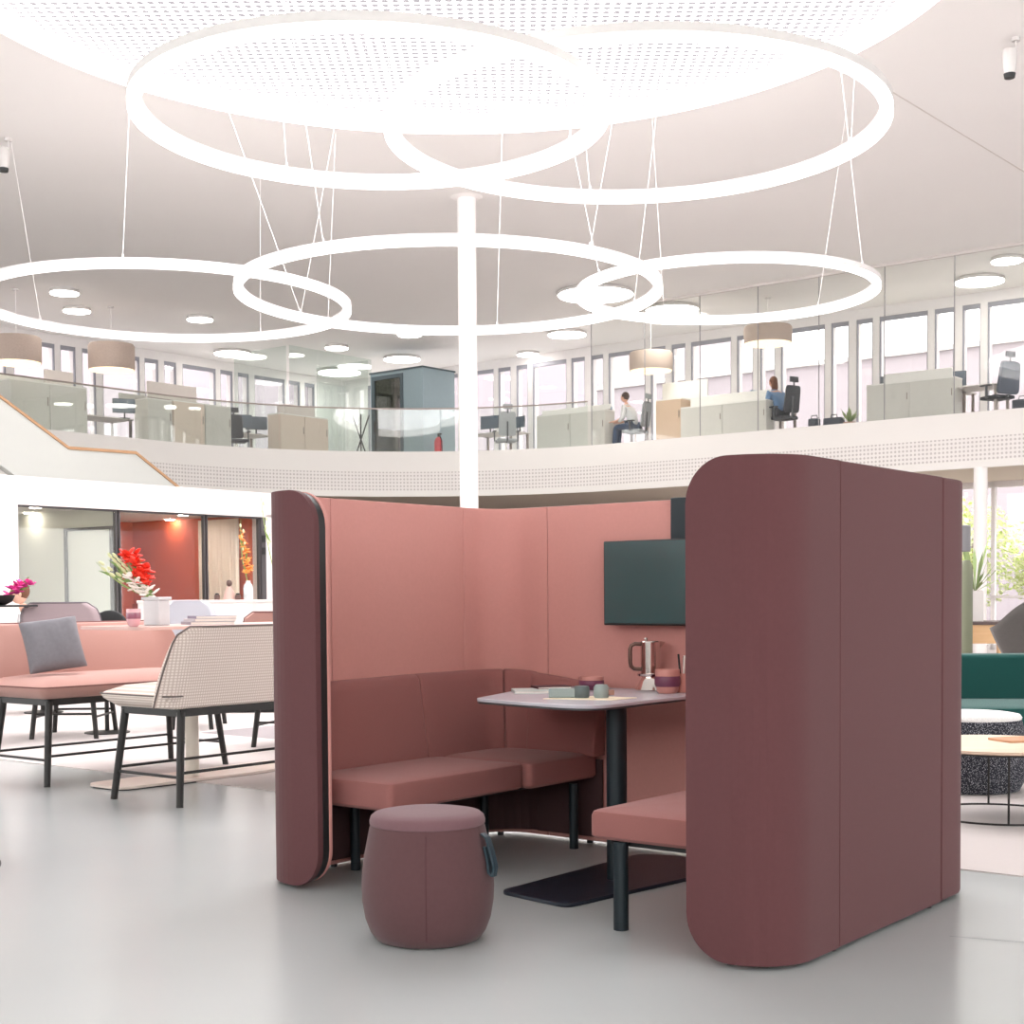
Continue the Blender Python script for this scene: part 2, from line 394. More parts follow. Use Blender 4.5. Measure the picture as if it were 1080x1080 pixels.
# neighbouring building across the street, pale render
M_out = mat('pale_render', (164, 156, 161), .9, noise=.01)
t = bthing('office_block', 'pale lilac rendered building outside the right gallery windows, its roof line showing', 'building', -10, 46)
part('wall', MB().box(-22, 40, 0, 12, -2, 9.2), M_out, t, smooth=False)
part('parapet', MB().box(-22, 40, -.15, 12.15, 9.2, 9.35), M_white, t, smooth=False)
t = bthing('office_block', 'taller pale lilac building outside the windows right of the white column', 'building', -10, 46)
part('wall', MB().box(-58, -22.3, 0, 12, -2, 16), M_out, t, smooth=False)
part('parapet', MB().box(-58, -22.3, -.15, 12.15, 16, 16.2), M_white, t, smooth=False)
t = bthing('office_block', 'pale building outside, beyond the windows on the stair side', 'building', -46, 10)
part('wall', MB().box(-12, 0, -20, 34, -2, 18), M_out, t, smooth=False)
part('parapet', MB().box(-12.15, .15, -20, 34, 18, 18.2), M_white, t, smooth=False)

# ------------------------------------------------------------------ glass balustrade and gallery glazing
M_bal = glass('balustrade_glass', (250, 253, 251), .10)
M_rail = mat('rail_steel', (150, 140, 134), .35, .7)
def sub_edge(s0, s1, step=.5):
    pts = []; s = s0
    while s < s1-1e-6: pts.append(s); s += step
    pts.append(s1); out = []
    for s in pts:
        i = max(k for k in range(len(cum)) if cum[k] <= s+1e-9); i = min(i, len(EDGE)-2)
        t_ = (s-cum[i])/(cum[i+1]-cum[i]); out.append((EDGE[i][0]+(EDGE[i+1][0]-EDGE[i][0])*t_, EDGE[i][1]+(EDGE[i+1][1]-EDGE[i][1])*t_))
    return out
s_end = along(-18.7, 26.5)
bal = bthing('glass_balustrade', 'frameless glass balustrade with thin steel handrail along the curved gallery edge', 'balustrade', 0, 0)
part('handrail', ribbon(sub_edge(0, s_end, .3), [(.05, ZF+.98), (.09, ZF+.98), (.09, ZF+1.01), (.05, ZF+1.01)]), M_rail, bal)
s = 0.0; L_ = 1.86
while s < s_end-.3:
    e = min(s+L_-.02, s_end)
    part('glass_panel', ribbon(sub_edge(s, e, .3), [(.06, ZF), (.075, ZF), (.075, ZF+.985), (.06, ZF+.985)]), M_bal, bal)
    s += L_
gw = bthing('glass_wall', 'floor to ceiling glass wall closing off the right part of the gallery', 'glass wall', 0, 0)
js = [-18.7, -17.27, -15.87, -14.48, -13.1, -11.7, -10.3, -8.9, -7.5, -6.1, -4.7]
M_seal = mat('glass_joint', (150, 148, 150), .5)
for a, b in zip(js[:-1], js[1:]):
    part('glass_panel', MB().box(a+.008, b-.008, 26.68, 26.695, ZF, CZ-.05), glass('gw', (250, 251, 250), .05) if 'gw' not in MATS else MATS['gw'], gw, smooth=False)
for a in js: part('glass_joint', MB().box(a-.008, a+.008, 26.68, 26.695, ZF, CZ-.05), M_seal, gw, smooth=False)
part('head_track', MB().box(-18.7, 5, 26.66, 26.72, CZ-.05, CZ), M_joint, gw, smooth=False)

# ------------------------------------------------------------------ lamps
M_glow = mat('lamp_diffuser', (255, 255, 255), .6, emit=(255, 248, 245), estr=1.5)
M_glow2 = mat('lamp_diffuser_flush', (255, 255, 255), .6, emit=(255, 250, 244), estr=8)
M_house = mat('lamp_housing', (214, 210, 208), .5)
M_wire = mat('steel_wire', (244, 240, 238), .5)
def ring_lamp(label, x, y, R, z, wires, tilt=0.0):
    t = thing('ring_pendant', label, 'pendant lamp', (x, y, z), 0, 'large glowing ring pendants')
    hw = .048
    part('housing', MB().torus(0, 0, R, [(-hw, .02), (-hw, .055), (hw, .055), (hw, -.01)], 180), M_house, t)
    part('diffuser', MB().torus(0, 0, R, [(-hw, .02), (hw, -.012), (hw, -.055), (-hw, -.055)], 180), M_glow, t)
    for a, dx, dy in wires:
        px, py = R*math.cos(a), R*math.sin(a)
        part('suspension_wire', MB().tube([(px, py, .05), (px+dx, py+dy, CZ-z)], .0035, 6), M_wire, t)
        part('wire_clamp', MB().cyl(px, py, .05, .10, .012, 10), M_house, t)
RG = [(-.845, 9.002, 1.433), (.813, 9.297, 1.567), (-.588, 14.154, 2.043), (2.145, 14.253, 1.445)]
def rl(i, k, label, wires): x, y, R = [q*k for q in RG[i]]; ring_lamp(label, x, y, R, 1.2+3*k, wires)
WR = [(.5, .25, .3), (2.1, -.2, .35), (3.7, -.3, -.2), (5.3, .3, -.3)]
rl(0, 1.20, 'near ring lamp at upper left, its lower side grey against the skylight', WR)
rl(1, 1.27, 'near ring lamp at upper right, overlapping its neighbour under the skylight', [(.3, .2, .3), (1.7, -.2, .3), (3.4, -.3, .1), (4.9, .25, -.3)])
rl(2, 1.22, 'widest ring lamp of the far row, crossing the white column', [(.4, .3, -.6), (1.35, .1, -.3), (2.5, -.9, -.7), (2.5, .7, -.9), (4.2, -.4, .3), (5.4, .5, -.2)])
rl(3, 1.28, 'smallest ring lamp, at the right end of the far row', [(.7, .3, -.4), (1.9, -.2, -.4), (3.6, -.5, .2), (5.6, -.4, -.4)])
nx, ny = (-4.212, 16.792); fx, fy = (-5.302, 21.624)
ring_lamp('ring lamp at the left end of the far row, cut by the picture edge', ((-4.585, 18.786)[0]), (ny+fy)/2, (fy-ny)/2, 5.12, [(.6, .2, -.5), (1.2, .1, -.4), (2.6, -.3, -.2), (4.75, .1, .2)])

fl = None
FL = [(68, 309, .30, 'small flush ceiling lamp, highest at the left above the stair'), (81, 328, .30, 'flush ceiling lamp just below the topmost one at left'),
      (211, 337, .30, 'flush ceiling lamp inside the left ring, above the beige cabinet'), (245, 373, .48, 'flush ceiling lamp over the left office windows below the ring'),
      (355, 367, .30, 'small flush ceiling lamp above the glass meeting room, the higher of two'), (358, 393, .62, 'wide flush ceiling lamp inside the glass meeting room'),
      (424, 379, .50, 'flush ceiling lamp directly above the teal phone cabin'), (598, 353, .48, 'flush ceiling lamp right of the column below the widest ring'),
      (557, 374, .30, 'small flush ceiling lamp just right of the white column'), (628, 311, .82, 'big flush disc lamp seen inside the crossing of two rings'),
      (709, 327, .60, 'flush disc lamp partly behind the smallest ring'), (1033, 297, .50, 'large flush ceiling lamp behind the glass wall at far right'),
      (1062, 275, .30, 'smaller flush ceiling lamp in the top right behind the glass'), (432, 353, .30, 'flush ceiling lamp just under the rim of the widest ring')]
FLP = [(-9.235, 29.947), (-9.544, 31.804), (-7.057, 32.869), (-7.213, 37.432), (-4.412, 36.702), (-4.819, 40.683), (-2.884, 38.513), (1.397, 35.094), (0.483, 37.913), (1.822, 30.52), (3.634, 32.186), (9.617, 29.509), (9.551, 27.694), (-2.426, 34.94)]
for (px, py, r, lab), (X, Y) in zip(FL, FLP):
    t = thing('flush_ceiling_lamp', lab, 'ceiling lamp', (X, Y, CZ), 0, 'round flush ceiling lamps on the gallery')
    part('housing', MB().lathe([(r*.96, 0), (r, -.02), (r, -.075)], 0, 0, 40), M_house, t)
    part('diffuser', MB().lathe([(r*.97, -.075), (r*.95, -.095), (r*.3, -.10)], 0, 0, 40), M_glow2, t)
M_shade = mat('taupe_pleated_shade', (188, 170, 158), .8, noise=.12, scale=30)
M_shadeg = mat('drum_diffuser', (255, 240, 215), .6, emit=(255, 232, 200), estr=.62)
for (v0, lab), (u, v, z0, z1, r) in zip([(0, 'taupe drum pendant at the far left edge above the stair'), (0, 'taupe drum pendant second from left, over the office desks'),
        (0, 'taupe drum pendant over the white screen right of the column'), (0, 'taupe drum pendant behind the smallest ring, above the seated woman')],
        [(-26.5, 17.1, 6.13, 6.66, .50), (-26.5, 19.45, 6.26, 6.82, .50), (-17.95, 28, 6.38, 6.8, .50), (-14.95, 28, 6.66, 7.03, .52)]):
    t = bthing('drum_pendant', lab, 'pendant lamp', u, v, z0, 0, 'taupe drum pendants')
    h_ = z1-z0
    part('lamp_shade', MB().lathe([(r-.01, .05), (r*.98, 0.0), (r, .04), (r, h_-.04), (r-.03, h_)], 0, 0, 40), M_shade, t)
    part('diffuser', MB().lathe([(r-.02, .01), (r-.03, -.02)], 0, 0, 40), M_shadeg, t)
    part('cord', MB().cyl(0, 0, h_, CZ-z0, .008, 8), M_wire, t); part('ceiling_rose', MB().cyl(0, 0, CZ-z0-.03, CZ-z0, .07, 20), M_house, t)
# spot lamps on the ceiling
for X, Y, lab in (((5.847, 16.875)[0], (5.847, 16.875)[1], 'white adjustable spotlight with black front at upper right of the ceiling'), ((-7.039, 20.218)[0], (-7.039, 20.218)[1], 'white adjustable spotlight at the left picture edge of the ceiling')):
    t = thing('spotlight', lab, 'spotlight', (X, Y, CZ), 0, 'ceiling spotlights')
    part('mount', MB().cyl(0.06, 0, -.04, 0, .05, 16).cyl(0.06, 0, -.16, -.04, .012, 8).box(-.02, .07, -.012, .012, -.18, -.15), M_house, t)
    part('lamp_head', MB().lathe([(.055, -.42), (.075, -.36), (.085, -.16), (.07, -.13)], -.01, 0, 24), M_house, t)
    part('lens', MB().lathe([(.06, -.46), (.068, -.41)], -.01, 0, 24), M_blk, t)

# ------------------------------------------------------------------ THE BOOTH
UL, UR, VF, VB, RB, HB = -4.610, -2.087, 4.042, 5.712, .26, 1.645
EL, ER = -4.199, -2.435
VFR, RR = 4.0, .20                     # right wing: front face and corner radius
ZB = .016
def booth_path(d):
    """plan curve of the shell at depth d inside the outer face, with arc-length list"""
    r = RB-d; pts = []
    pts += [(EL, VF+d)]
    k = 10
    for i in range(1, 5): pts.append((EL+(UL+RB-EL)*i/4, VF+d))
    pts += arc(UL+RB, VF+RB, r, -PI/2, -PI, 12)[1:]
    for i in range(1, k): pts.append((UL+d, VF+RB+(VB-VF-2*RB)*i/k))
    pts += arc(UL+RB, VB-RB, r, PI, PI/2, 12)
    for i in range(1, k+4): pts.append((UL+RB+(UR-UL-2*RB)*i/(k+4), VB-d))
    pts += arc(UR-RB, VB-RB, r, PI/2, 0, 12)
    for i in range(1, k): pts.append((UR-d, VB-RB-(VB-VF-2*RB)*i/k))
    pts += [(UR-d, VFR+RR+.04+(VF+RB-VFR-RR-.04)*.5)]
    pts += [(UR-RR+(RR-d)*math.cos(a), VFR+RR+(RR-d)*math.sin(a)) for a in [-PI/2*k_/14 for k_ in range(15)]]
    for i in range(1, 4): pts.append((UR-RR+(ER-UR+RR)*i/4, VFR+d))
    pts += [(ER, VFR+d)]
    return pts
def end_dist(p): # distance from the free vertical edges, in u, for the rounded corners
    if p[1] < VF+.1: return min(abs(p[0]-EL) if p[0] < -3.3 else 9, abs(p[0]-ER) if p[0] > -3.3 else 9)
    return 9
booth = bthing('meeting_booth', 'high walled booth with aubergine outside and salmon pink inside', 'booth', -3.35, 4.88)
BO = (-3.35, 4.88)
def densify(pts, i0, i1):
    seg = pts[i0:i1+1]; out = [seg[0]]
    for a, b in zip(seg[:-1], seg[1:]):
        # finer steps near the rounded ends
        n = 10 if (end_dist(a) < .3 and end_dist(b) < .3) else 1
        for k in range(1, n+1): out.append((a[0]+(b[0]-a[0])*k/n, a[1]+(b[1]-a[1])*k/n))
    return out
def clip(pts, a, b):
    """part of polyline between normalised-free split predicates given as arc-length values"""
    cum = [0]
    for p, q in zip(pts[:-1], pts[1:]): cum.append(cum[-1]+math.dist(p, q))
    def at(s):
        for i in range(len(pts)-1):
            if cum[i+1] >= s: t = (s-cum[i])/(cum[i+1]-cum[i]); return (pts[i][0]+(pts[i+1][0]-pts[i][0])*t, pts[i][1]+(pts[i+1][1]-pts[i][1])*t)
        return pts[-1]
    a = max(a, 0); b = min(b, cum[-1])
    return [at(a)]+[p for p, c in zip(pts, cum) if a+1e-5 < c < b-1e-5]+[at(b)]
def s_of(pts, tgt):
    best = None; c = 0
    for p, q in zip(pts[:-1], pts[1:]):
        P, Q, T = Vector(p), Vector(q), Vector(tgt); d = Q-P; t = max(0, min(1, (T-P).dot(d)/d.length_squared)); e = (P+d*t-T).length
        if best is None or e < best[0]: best = (e, c+d.length*t)
        c += d.length
    return best[1]
def shell_strip(d0, d1, s0, s1, gap, zlo, zhi, rtop=.15, inset=0.0):
    """one upholstered panel between offsets d0 (outer) and d1, from s0 to s1 measured on the d0 curve"""
    P0 = booth_path(d0); P1 = booth_path(d1)
    a = clip(P0, s0, s1); a = densify(a, 0, len(a)-1)
    mb = MB(); rows = []; NZ = 1
    # unit normal into the booth by finite difference
    for i, p in enumerate(a):
        q = a[min(i+1, len(a)-1)]; r = a[max(i-1, 0)]; t = (Vector(q)-Vector(r)).normalized(); nn = Vector((t.y, -t.x))
        e = end_dist(p)
        dz = 0
        if e < rtop+inset: x = max(0.0, (rtop+inset)-e); x = min(x, rtop); dz = rtop-math.sqrt(max(0, rtop*rtop-x*x))
        for ref in (0,): pass
        n_in = nn if (Vector((-3.35, 4.88))-Vector(p)).dot(nn) > 0 else -nn
        z0, z1 = zlo+dz, zhi-dz
        pi = Vector(p)+n_in*(d1-d0)
        rows.append([(p[0]-BO[0], p[1]-BO[1], z0), (p[0]-BO[0], p[1]-BO[1], z1), (pi.x-BO[0], pi.y-BO[1], z1), (pi.x-BO[0], pi.y-BO[1], z0)])
    n = len(rows); vs = sum(rows, [])
    fs = [(i*4+j, i*4+(j+1) % 4, (i+1)*4+(j+1) % 4, (i+1)*4+j) for i in range(n-1) for j in range(4)]
    fs += [(0, 1, 2, 3)[::-1], tuple((n-1)*4+j for j in range(4))]
    return mb.add(vs, fs)
def add_panels(name, d0, d1, cuts, m, zlo, zhi, ins=0.0, gap=.0035, bev=.006):
    P0 = booth_path(d0); tot = sum(math.dist(p, q) for p, q in zip(P0[:-1], P0[1:]))
    ss = [ins]+[s_of(P0, c) for c in cuts]+[tot-ins]
    for i, (a, b) in enumerate(zip(ss[:-1], ss[1:])):
        part(name, shell_strip(d0, d1, a+(gap/2 if i else 0), b-(gap/2 if i < len(ss)-2 else 0), 0, zlo, zhi, inset=ins), m, booth, bevel=bev, seg=2)
oc = [(UL, 4.411), (UL, 5.30), (-4.22, VB), (-2.48, VB), (UR, 5.300), (UR, 4.411)]
di = .084
ic = [(UL+di, 4.458), (UL+di, 5.363), (-4.214, VB-di), (-3.35, VB-di), (-2.48, VB-di), (UR-di, 5.363), (UR-di, 4.458)]
add_panels('outer_panel', 0.0, .028, oc, M_purple, ZB, HB, 0.0, .004, .010)
add_panels('inner_panel', .067, di, ic, M_pink, ZB+.005, HB-.004, 0.0, .003, .004)
P0 = booth_path(.026); tot = sum(math.dist(p, q) for p, q in zip(P0[:-1], P0[1:]))
part('core', shell_strip(.026, .068, .004, tot-.004, 0, ZB+.004, HB-.006, inset=.004), M_blk, booth)
for i, (u, v) in enumerate([(UL+.035, 4.5), (UL+.035, 5.3), (-4.0, VB-.035), (-3.2, VB-.035), (-2.6, VB-.035), (UR-.035, 5.25), (UR-.035, 4.42), (-2.30, VFR+.06), (-4.46, VF+.10), (-4.5, VB-.11)]):
    part('foot', MB().cyl(u-BO[0], v-BO[1], 0, ZB+.03, .016, 16), M_blk, booth)
part('media_post', MB().box(-3.485-BO[0], -3.385-BO[0], 5.595-BO[1], 5.641-BO[1], 1.08, 1.648), M_navy, booth, bevel=.004)

# wall screen
tv = bthing('television', 'flat dark screen mounted on the pink rear wall of the booth', 'screen', -3.455, 5.53, 1.262)
part('screen_casing', MB().box(-.358, .358, .0, .034, -.196, .196), M_blk, tv, bevel=.006)
part('display', MB().box(-.350, .350, -.003, .001, -.186, .190), M_screen, tv, smooth=False)
part('wall_bracket', MB().box(-.09, .09, .034, .066, -.09, .09), M_navy, tv, bevel=.004)

# left bench
def cushion(x0, x1, y0, y1, z0, z1, crown=.012, n=10, rf=.02):
    """seat cushion with rounded sides and a crowned top"""
    mb = MB(); vs = []; fs = []
    def prof(t): return 1-abs(2*t-1)**4
    prof_z = [(0.012, z0), (0.0, z0+.012), (0.0, z1-rf), (rf*.3, z1-rf*.3), (rf, z1)]
    rings = []
    for ins, z in prof_z:
        r = rf+.01-ins*.5
        rings.append([(x, y, z) for x, y in roundpoly([(x0+ins, y0+ins), (x1-ins, y0+ins), (x1-ins, y1-ins), (x0+ins, y1-ins)], max(r, .004), 4)])
    for q in (.25, .55, .8, .97):
        cx, cy = (x0+x1)/2, (y0+y1)/2
        base = rings[4]; rings.append([(cx+(x-cx)*(1-q), cy+(y-cy)*(1-q), z1+crown*(1-(1-q)**2)) for x, y, z in base])
    m = len(rings[0])
    for r in rings: vs += r
    for i in range(len(rings)-1):
        for k in range(m): fs.append((i*m+k, i*m+(k+1) % m, (i+1)*m+(k+1) % m, (i+1)*m+k))
    fs.append(tuple(range(m))[::-1]); fs.append(tuple((len(rings)-1)*m+k for k in range(m)))
    return mb.add(vs, fs)
def backrest_panel(pts_lo, pts_hi, zb, ztops, th=.05, rr=.02):
    """backrest following plan points; thickness towards the inside given by pts_lo (bottom front) and pts_hi (top front)"""
    pass
bl = bthing('booth_bench', 'dusty rose bench with low backrest along the left inside wall of the booth', 'bench', -4.27, 4.9)
O = (-4.27, 4.9)
part('seat_cushion', cushion(-4.50-O[0], -3.94-O[0], 4.20-O[1], 5.078-O[1], .335, .452), M_seat, bl)
part('seat_cushion', cushion(-4.50-O[0], -3.905-O[0], 5.080-O[1], 5.61-O[1], .335, .452), M_seat, bl)
def backpad(pl, zt, parent, o, thick_b=.10, thick_t=.05, zb=.44):
    """pl: list of (u, v, nu, nv) along the wall; the pad leans: thick at its bottom, thin at its rounded top"""
    mb = MB(); rows = []; N = len(pl)
    tot = N-1
    for i, (u, v, nu, nv) in enumerate(pl):
        z1 = zt(i/tot)
        e = 1.0
        pr = [(0, zb), (thick_b*e, zb), (thick_b*e, zb+.05), ((thick_b*.55+thick_t*.45)*e, (zb+z1)/2), (thick_t*1.08*e, z1-.05), (thick_t*.95*e, z1-.02), (thick_t*.6*e, z1-.003), (0.0, z1)]
        rows.append([(u+nu*d-o[0], v+nv*d-o[1], z) for d, z in pr])
    m = len(rows[0]); vs = sum(rows, [])
    fs = [(i*m+j, i*m+(j+1) % m, (i+1)*m+(j+1) % m, (i+1)*m+j) for i in range(N-1) for j in range(m)]
    fs += [tuple(range(m))[::-1], tuple((N-1)*m+j for j in range(m))]
    mb.add(vs, fs); part('backrest', mb, M_seat, parent, bevel=.008, seg=2)
UI, VI = UL+di+.004, VB-di-.004
def lin(a, b, n): return [a+(b-a)*k/n for k in range(n+1)]
backpad([(UI, v, 1, 0) for v in lin(4.20, 4.972, 8)], lambda t: .835+.010*t, bl, O)
backpad([(UI, v, 1, 0) for v in lin(4.976, 5.38, 6)]+[(UI+.256-.256*math.cos(a), 5.38+.256*math.sin(a), math.cos(a), -math.sin(a)) for a in lin(.15, PI/4, 5)], lambda t: .845, bl, O)
backpad([(UI+.256-.256*math.cos(a), 5.38+.256*math.sin(a), math.cos(a), -math.sin(a)) for a in lin(PI/4+.01, PI/2-.1, 5)]+[(u, VI, 0, -1) for u in lin(UI+.256, -3.87, 6)], lambda t: .845-.07*t*t, bl, O)
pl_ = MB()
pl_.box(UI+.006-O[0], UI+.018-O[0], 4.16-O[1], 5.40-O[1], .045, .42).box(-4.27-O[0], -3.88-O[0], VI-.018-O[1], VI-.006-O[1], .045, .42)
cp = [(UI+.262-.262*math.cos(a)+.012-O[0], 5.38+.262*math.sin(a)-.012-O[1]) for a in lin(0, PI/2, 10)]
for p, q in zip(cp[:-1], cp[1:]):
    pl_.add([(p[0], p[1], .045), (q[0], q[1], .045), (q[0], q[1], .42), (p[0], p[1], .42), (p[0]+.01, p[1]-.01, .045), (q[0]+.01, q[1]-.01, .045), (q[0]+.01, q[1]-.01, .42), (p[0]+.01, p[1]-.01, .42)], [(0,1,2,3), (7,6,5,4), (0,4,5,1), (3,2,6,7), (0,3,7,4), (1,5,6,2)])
part('shade_plate', pl_, mat('dark_plum_shade', (72, 46, 48), .85), bl, 'added dark plum sheet deepening the shade under the seat', smooth=False)  # added dark sheet, stands in for shade on the lower walls
part('seat_frame', MB().box(-4.45-O[0], -4.06-O[0], 4.34-O[1], 5.58-O[1], .305, .335), M_blk, bl, bevel=.004)
for u, v in ((-4.10, 4.42), (-3.97, 5.50), (-4.44, 4.50), (-4.44, 5.40)): part('leg', MB().cyl(u-O[0], v-O[1], 0, .31, .022, 20), M_navy, bl)
# right bench
br = bthing('booth_bench', 'dusty rose bench seat half hidden behind the right wing of the booth', 'bench', -2.55, 4.9)
O = (-2.55, 4.9)
part('seat_cushion', cushion(-2.965-O[0], -2.19-O[0], 4.20-O[1], 5.42-O[1], .328, .432), M_seat, br)
backpad([(UR-di-.004, v, -1, 0) for v in lin(4.40, 5.36, 8)], lambda t: .84, br, O)
part('seat_frame', MB().box(-2.92-O[0], -2.30-O[0], 4.27-O[1], 5.38-O[1], .30, .328), M_blk, br, bevel=.004)
for u, v in ((-2.86, 4.25), (-2.86, 5.36), (-2.32, 4.40), (-2.32, 5.36)): part('leg', MB().cyl(u-O[0], v-O[1], 0, .32, .0275, 24), M_navy, br)

# pouf
pf = thing('pouf', 'round barrel pouf in plum cloth standing alone in front of the booth', 'pouf', (-.302, 5.0, 0), 0)
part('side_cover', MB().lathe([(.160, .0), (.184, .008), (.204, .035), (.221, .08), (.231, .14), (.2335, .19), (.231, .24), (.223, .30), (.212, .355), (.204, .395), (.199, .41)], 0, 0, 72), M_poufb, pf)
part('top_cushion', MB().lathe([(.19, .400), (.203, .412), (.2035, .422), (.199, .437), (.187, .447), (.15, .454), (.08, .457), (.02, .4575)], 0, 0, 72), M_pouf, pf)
def vseam(a):
    pr = [(.204, .035), (.221, .08), (.231, .14), (.2335, .19), (.231, .24), (.223, .30), (.212, .355), (.204, .395)]
    return [((r+.0002)*math.cos(a), (r+.0002)*math.sin(a), z) for r, z in pr]
M_seam = mat('dark_seam', (84, 50, 54), .9)
for a in (-PI/2+.03, PI/6, 5*PI/6): part('seam', MB().tube(vseam(a), .0016, 6), M_seam, pf)
A = -.42
def pr_at(r, z, a=A): return (r*math.cos(a), r*math.sin(a), z)
pts = [pr_at(.214, .385), pr_at(.232, .372), pr_at(.250, .32), pr_at(.262, .27), pr_at(.256, .238), pr_at(.242, .25), pr_at(.238, .29), pr_at(.226, .34)]
mb = MB()
tang = Vector((-math.sin(A), math.cos(A), 0))*.015; vs = []
for p in pts:
    p = Vector(p); n_ = Vector((math.cos(A), math.sin(A), 0))*.004
    vs += [p-tang-n_, p+tang-n_, p+tang+n_, p-tang+n_]
fs = [(i*4+j, i*4+(j+1) % 4, (i+1)*4+(j+1) % 4, (i+1)*4+j) for i in range(len(pts)-1) for j in range(4)]+[(0, 1, 2, 3), tuple(len(pts)*4-4+j for j in range(4))]
part('pull_strap', mb.add(vs, fs), M_strap, pf, 'dark petrol leather pull loop')

# booth table
tb = bthing('booth_table', 'grey topped table on a dark round column inside the booth', 'table', -3.35, 4.95)
O = (-3.35, 4.95)
top = roundpoly([(-3.90, 4.69), (-3.56, 4.62), (-3.22, 4.585), (-3.215, 5.57), (-4.20, 5.57)], [.05, .3, .17, .04, .04], 10)
top = [(a-O[0], b-O[1]) for a, b in top]
part('tabletop', MB().prism(top, .755, .770), M_top, tb, bevel=.003, seg=2, ang=60)
c0 = Vector((sum(p[0] for p in top)/len(top), sum(p[1] for p in top)/len(top)))
part('tabletop_edge', MB().prism([tuple(c0+(Vector(p)-c0)*.992) for p in top], .747, .755), M_edge, tb)
part('column', MB().cyl(0, 0, .015, .747, .043, 40), M_navy, tb)
base = roundpoly([(-3.60, 4.47), (-3.22, 4.41), (-3.10, 5.30), (-3.38, 5.56), (-3.60, 5.50)], [.06, .06, .12, .08, .08], 8)
part('base_plate', MB().prism([(a-O[0], b-O[1]) for a, b in base], 0, .016), M_navy2, tb, bevel=.004, seg=2, ang=60)
TZ = .770
# things on the table
def bk(label, px_u, v, z, rot, wd_, dp, th, cover, name='notebook', cat='notebook'):
    t = bthing(name, label, cat, px_u, v, z, rot)
    part('cover', MB().box(-wd_/2, wd_/2, -dp/2, dp/2, 0, .002).box(-wd_/2, -wd_/2+.002, -dp/2, dp/2, 0.002, th-.002).box(-wd_/2, wd_/2, -dp/2, dp/2, th-.002, th), cover, t, smooth=False)
    part('pages', MB().box(-wd_/2+.002, wd_/2-.003, -dp/2+.003, dp/2-.003, .002, th-.002), M_paper, t, smooth=False); return t
M_teal = mat('pale_teal_cover', (206, 214, 210), .6); M_wine = mat('wine_cover', (74, 34, 44), .6)
bk('pale magazine lying under the dark red notebook on the booth table', -3.90, 5.16, TZ, .75, .26, .20, .012, M_teal, 'magazine', 'magazine')
bk('dark red notebook lying on the pale magazine', -3.92, 5.26, TZ+.012, .9, .16, .13, .010, M_wine)
t = bthing('folded_napkin', 'cream folded paper sheet under the grey gadgets on the table', 'paper', -3.50, 4.93, TZ, .45)
part('sheet', MB().prism(roundpoly([(-.17, -.06), (.13, -.11), (.22, .04), (.02, .12)], .004, 2), 0, .0025), mat('cream_paper', (240, 226, 200), .8), t)
M_gad = mat('sage_grey_plastic', (150, 164, 162), .45); M_gad2 = mat('dark_sage_plastic', (96, 108, 108), .5)
t = bthing('desk_gadget', 'long sage grey gadget lying on the cream sheet', 'gadget', -3.56, 4.90, TZ+.0025, .60)
part('body', MB().box(-.085, .045, -.016, .016, 0, .040), M_gad, t, bevel=.005); part('grip', MB().lathe([(.030, 0), (.033, .006), (.033, .044), (.028, .05)], .055, 0, 24), M_gad2, t)
t = bthing('desk_gadget', 'small round sage grey gadget beside the long one', 'gadget', -3.44, 4.97, TZ+.0025, .5)
part('body', MB().lathe([(.028, 0), (.033, .008), (.033, .044), (.024, .056)], 0, 0, 24), M_gad, t); part('stem', MB().box(.02, .055, -.01, .01, .012, .034), mat('copper_tone', (150, 112, 98), .4, .3), t, bevel=.003)
def bowl(label, u, v, z, r=.052, cup=True, colors=('p', 'w', 'p'), h=.075):
    t = bthing('bowl', label, 'bowl', u, v, z, 0, 'two tone bowls')
    M_a = mat('rose_ceramic', (206, 146, 136), .45); M_b = mat('purple_ceramic', (112, 60, 84), .45)
    part('bowl_body', MB().lathe([(r*.72, 0), (r*.86, .01), (r*.95, h*.35), (r*.97, h*.40)], 0, 0, 32, ), M_b if not cup else M_a, t)
    part('purple_band', MB().lathe([(r*.97, h*.28), (r*1.04, h*.38), (r*1.04, h*.66), (r*.99, h*.72)], 0, 0, 32), M_b, t)
    part('rim', MB().lathe([(r*.97, h*.70), (r, h*.78), (r, h), (r*.93, h), (r*.86, h*.55), (r*.2, h*.5)], 0, 0, 32), M_a, t)
    return t
ub, vb = (-3.832, 5.457)
bowl('purple and rose bowl standing behind the grey gadgets', -3.806, 5.42, TZ, .056, False, h=.060)
bowl('taller two tone bowl at the right end of the table, beside the coffee maker', -3.381, 5.40, TZ, .055, True, h=.105)
# stovetop coffee maker
ku, kv = -3.535, 5.50
t = bthing('coffee_maker', 'polished steel stovetop coffee maker with curved bronze handle', 'coffee maker', ku, kv, TZ, 0)
t.rotation_euler = (0, 0, 0)
part('boiler', MB().lathe([(.066, 0), (.068, .006), (.060, .02), (.048, .045), (.040, .058), (.040, .066), (.058, .068), (.060, .078), (.046, .082)], 0, 0, 40), M_chrome, t)
part('jug', MB().lathe([(.044, .082), (.045, .20), (.047, .222), (.043, .226), (.015, .228)], 0, 0, 40), M_chrome, t)
part('spout', MB().add([(.040, -.010, .19), (.040, .010, .19), (.070, 0, .222), (.040, -.014, .226), (.040, .014, .226)], [(0, 1, 2), (0, 2, 3), (1, 4, 2), (3, 2, 4), (0, 3, 4, 1)]), M_chrome, t)
part('handle', MB().tube([(-.044, 0, .212), (-.07, 0, .214), (-.086, 0, .206), (-.092, 0, .19), (-.092, 0, .13), (-.088, 0, .112), (-.074, 0, .100), (-.044, 0, .098)], .009, 12), M_handle, t, 'curved bronze handle')
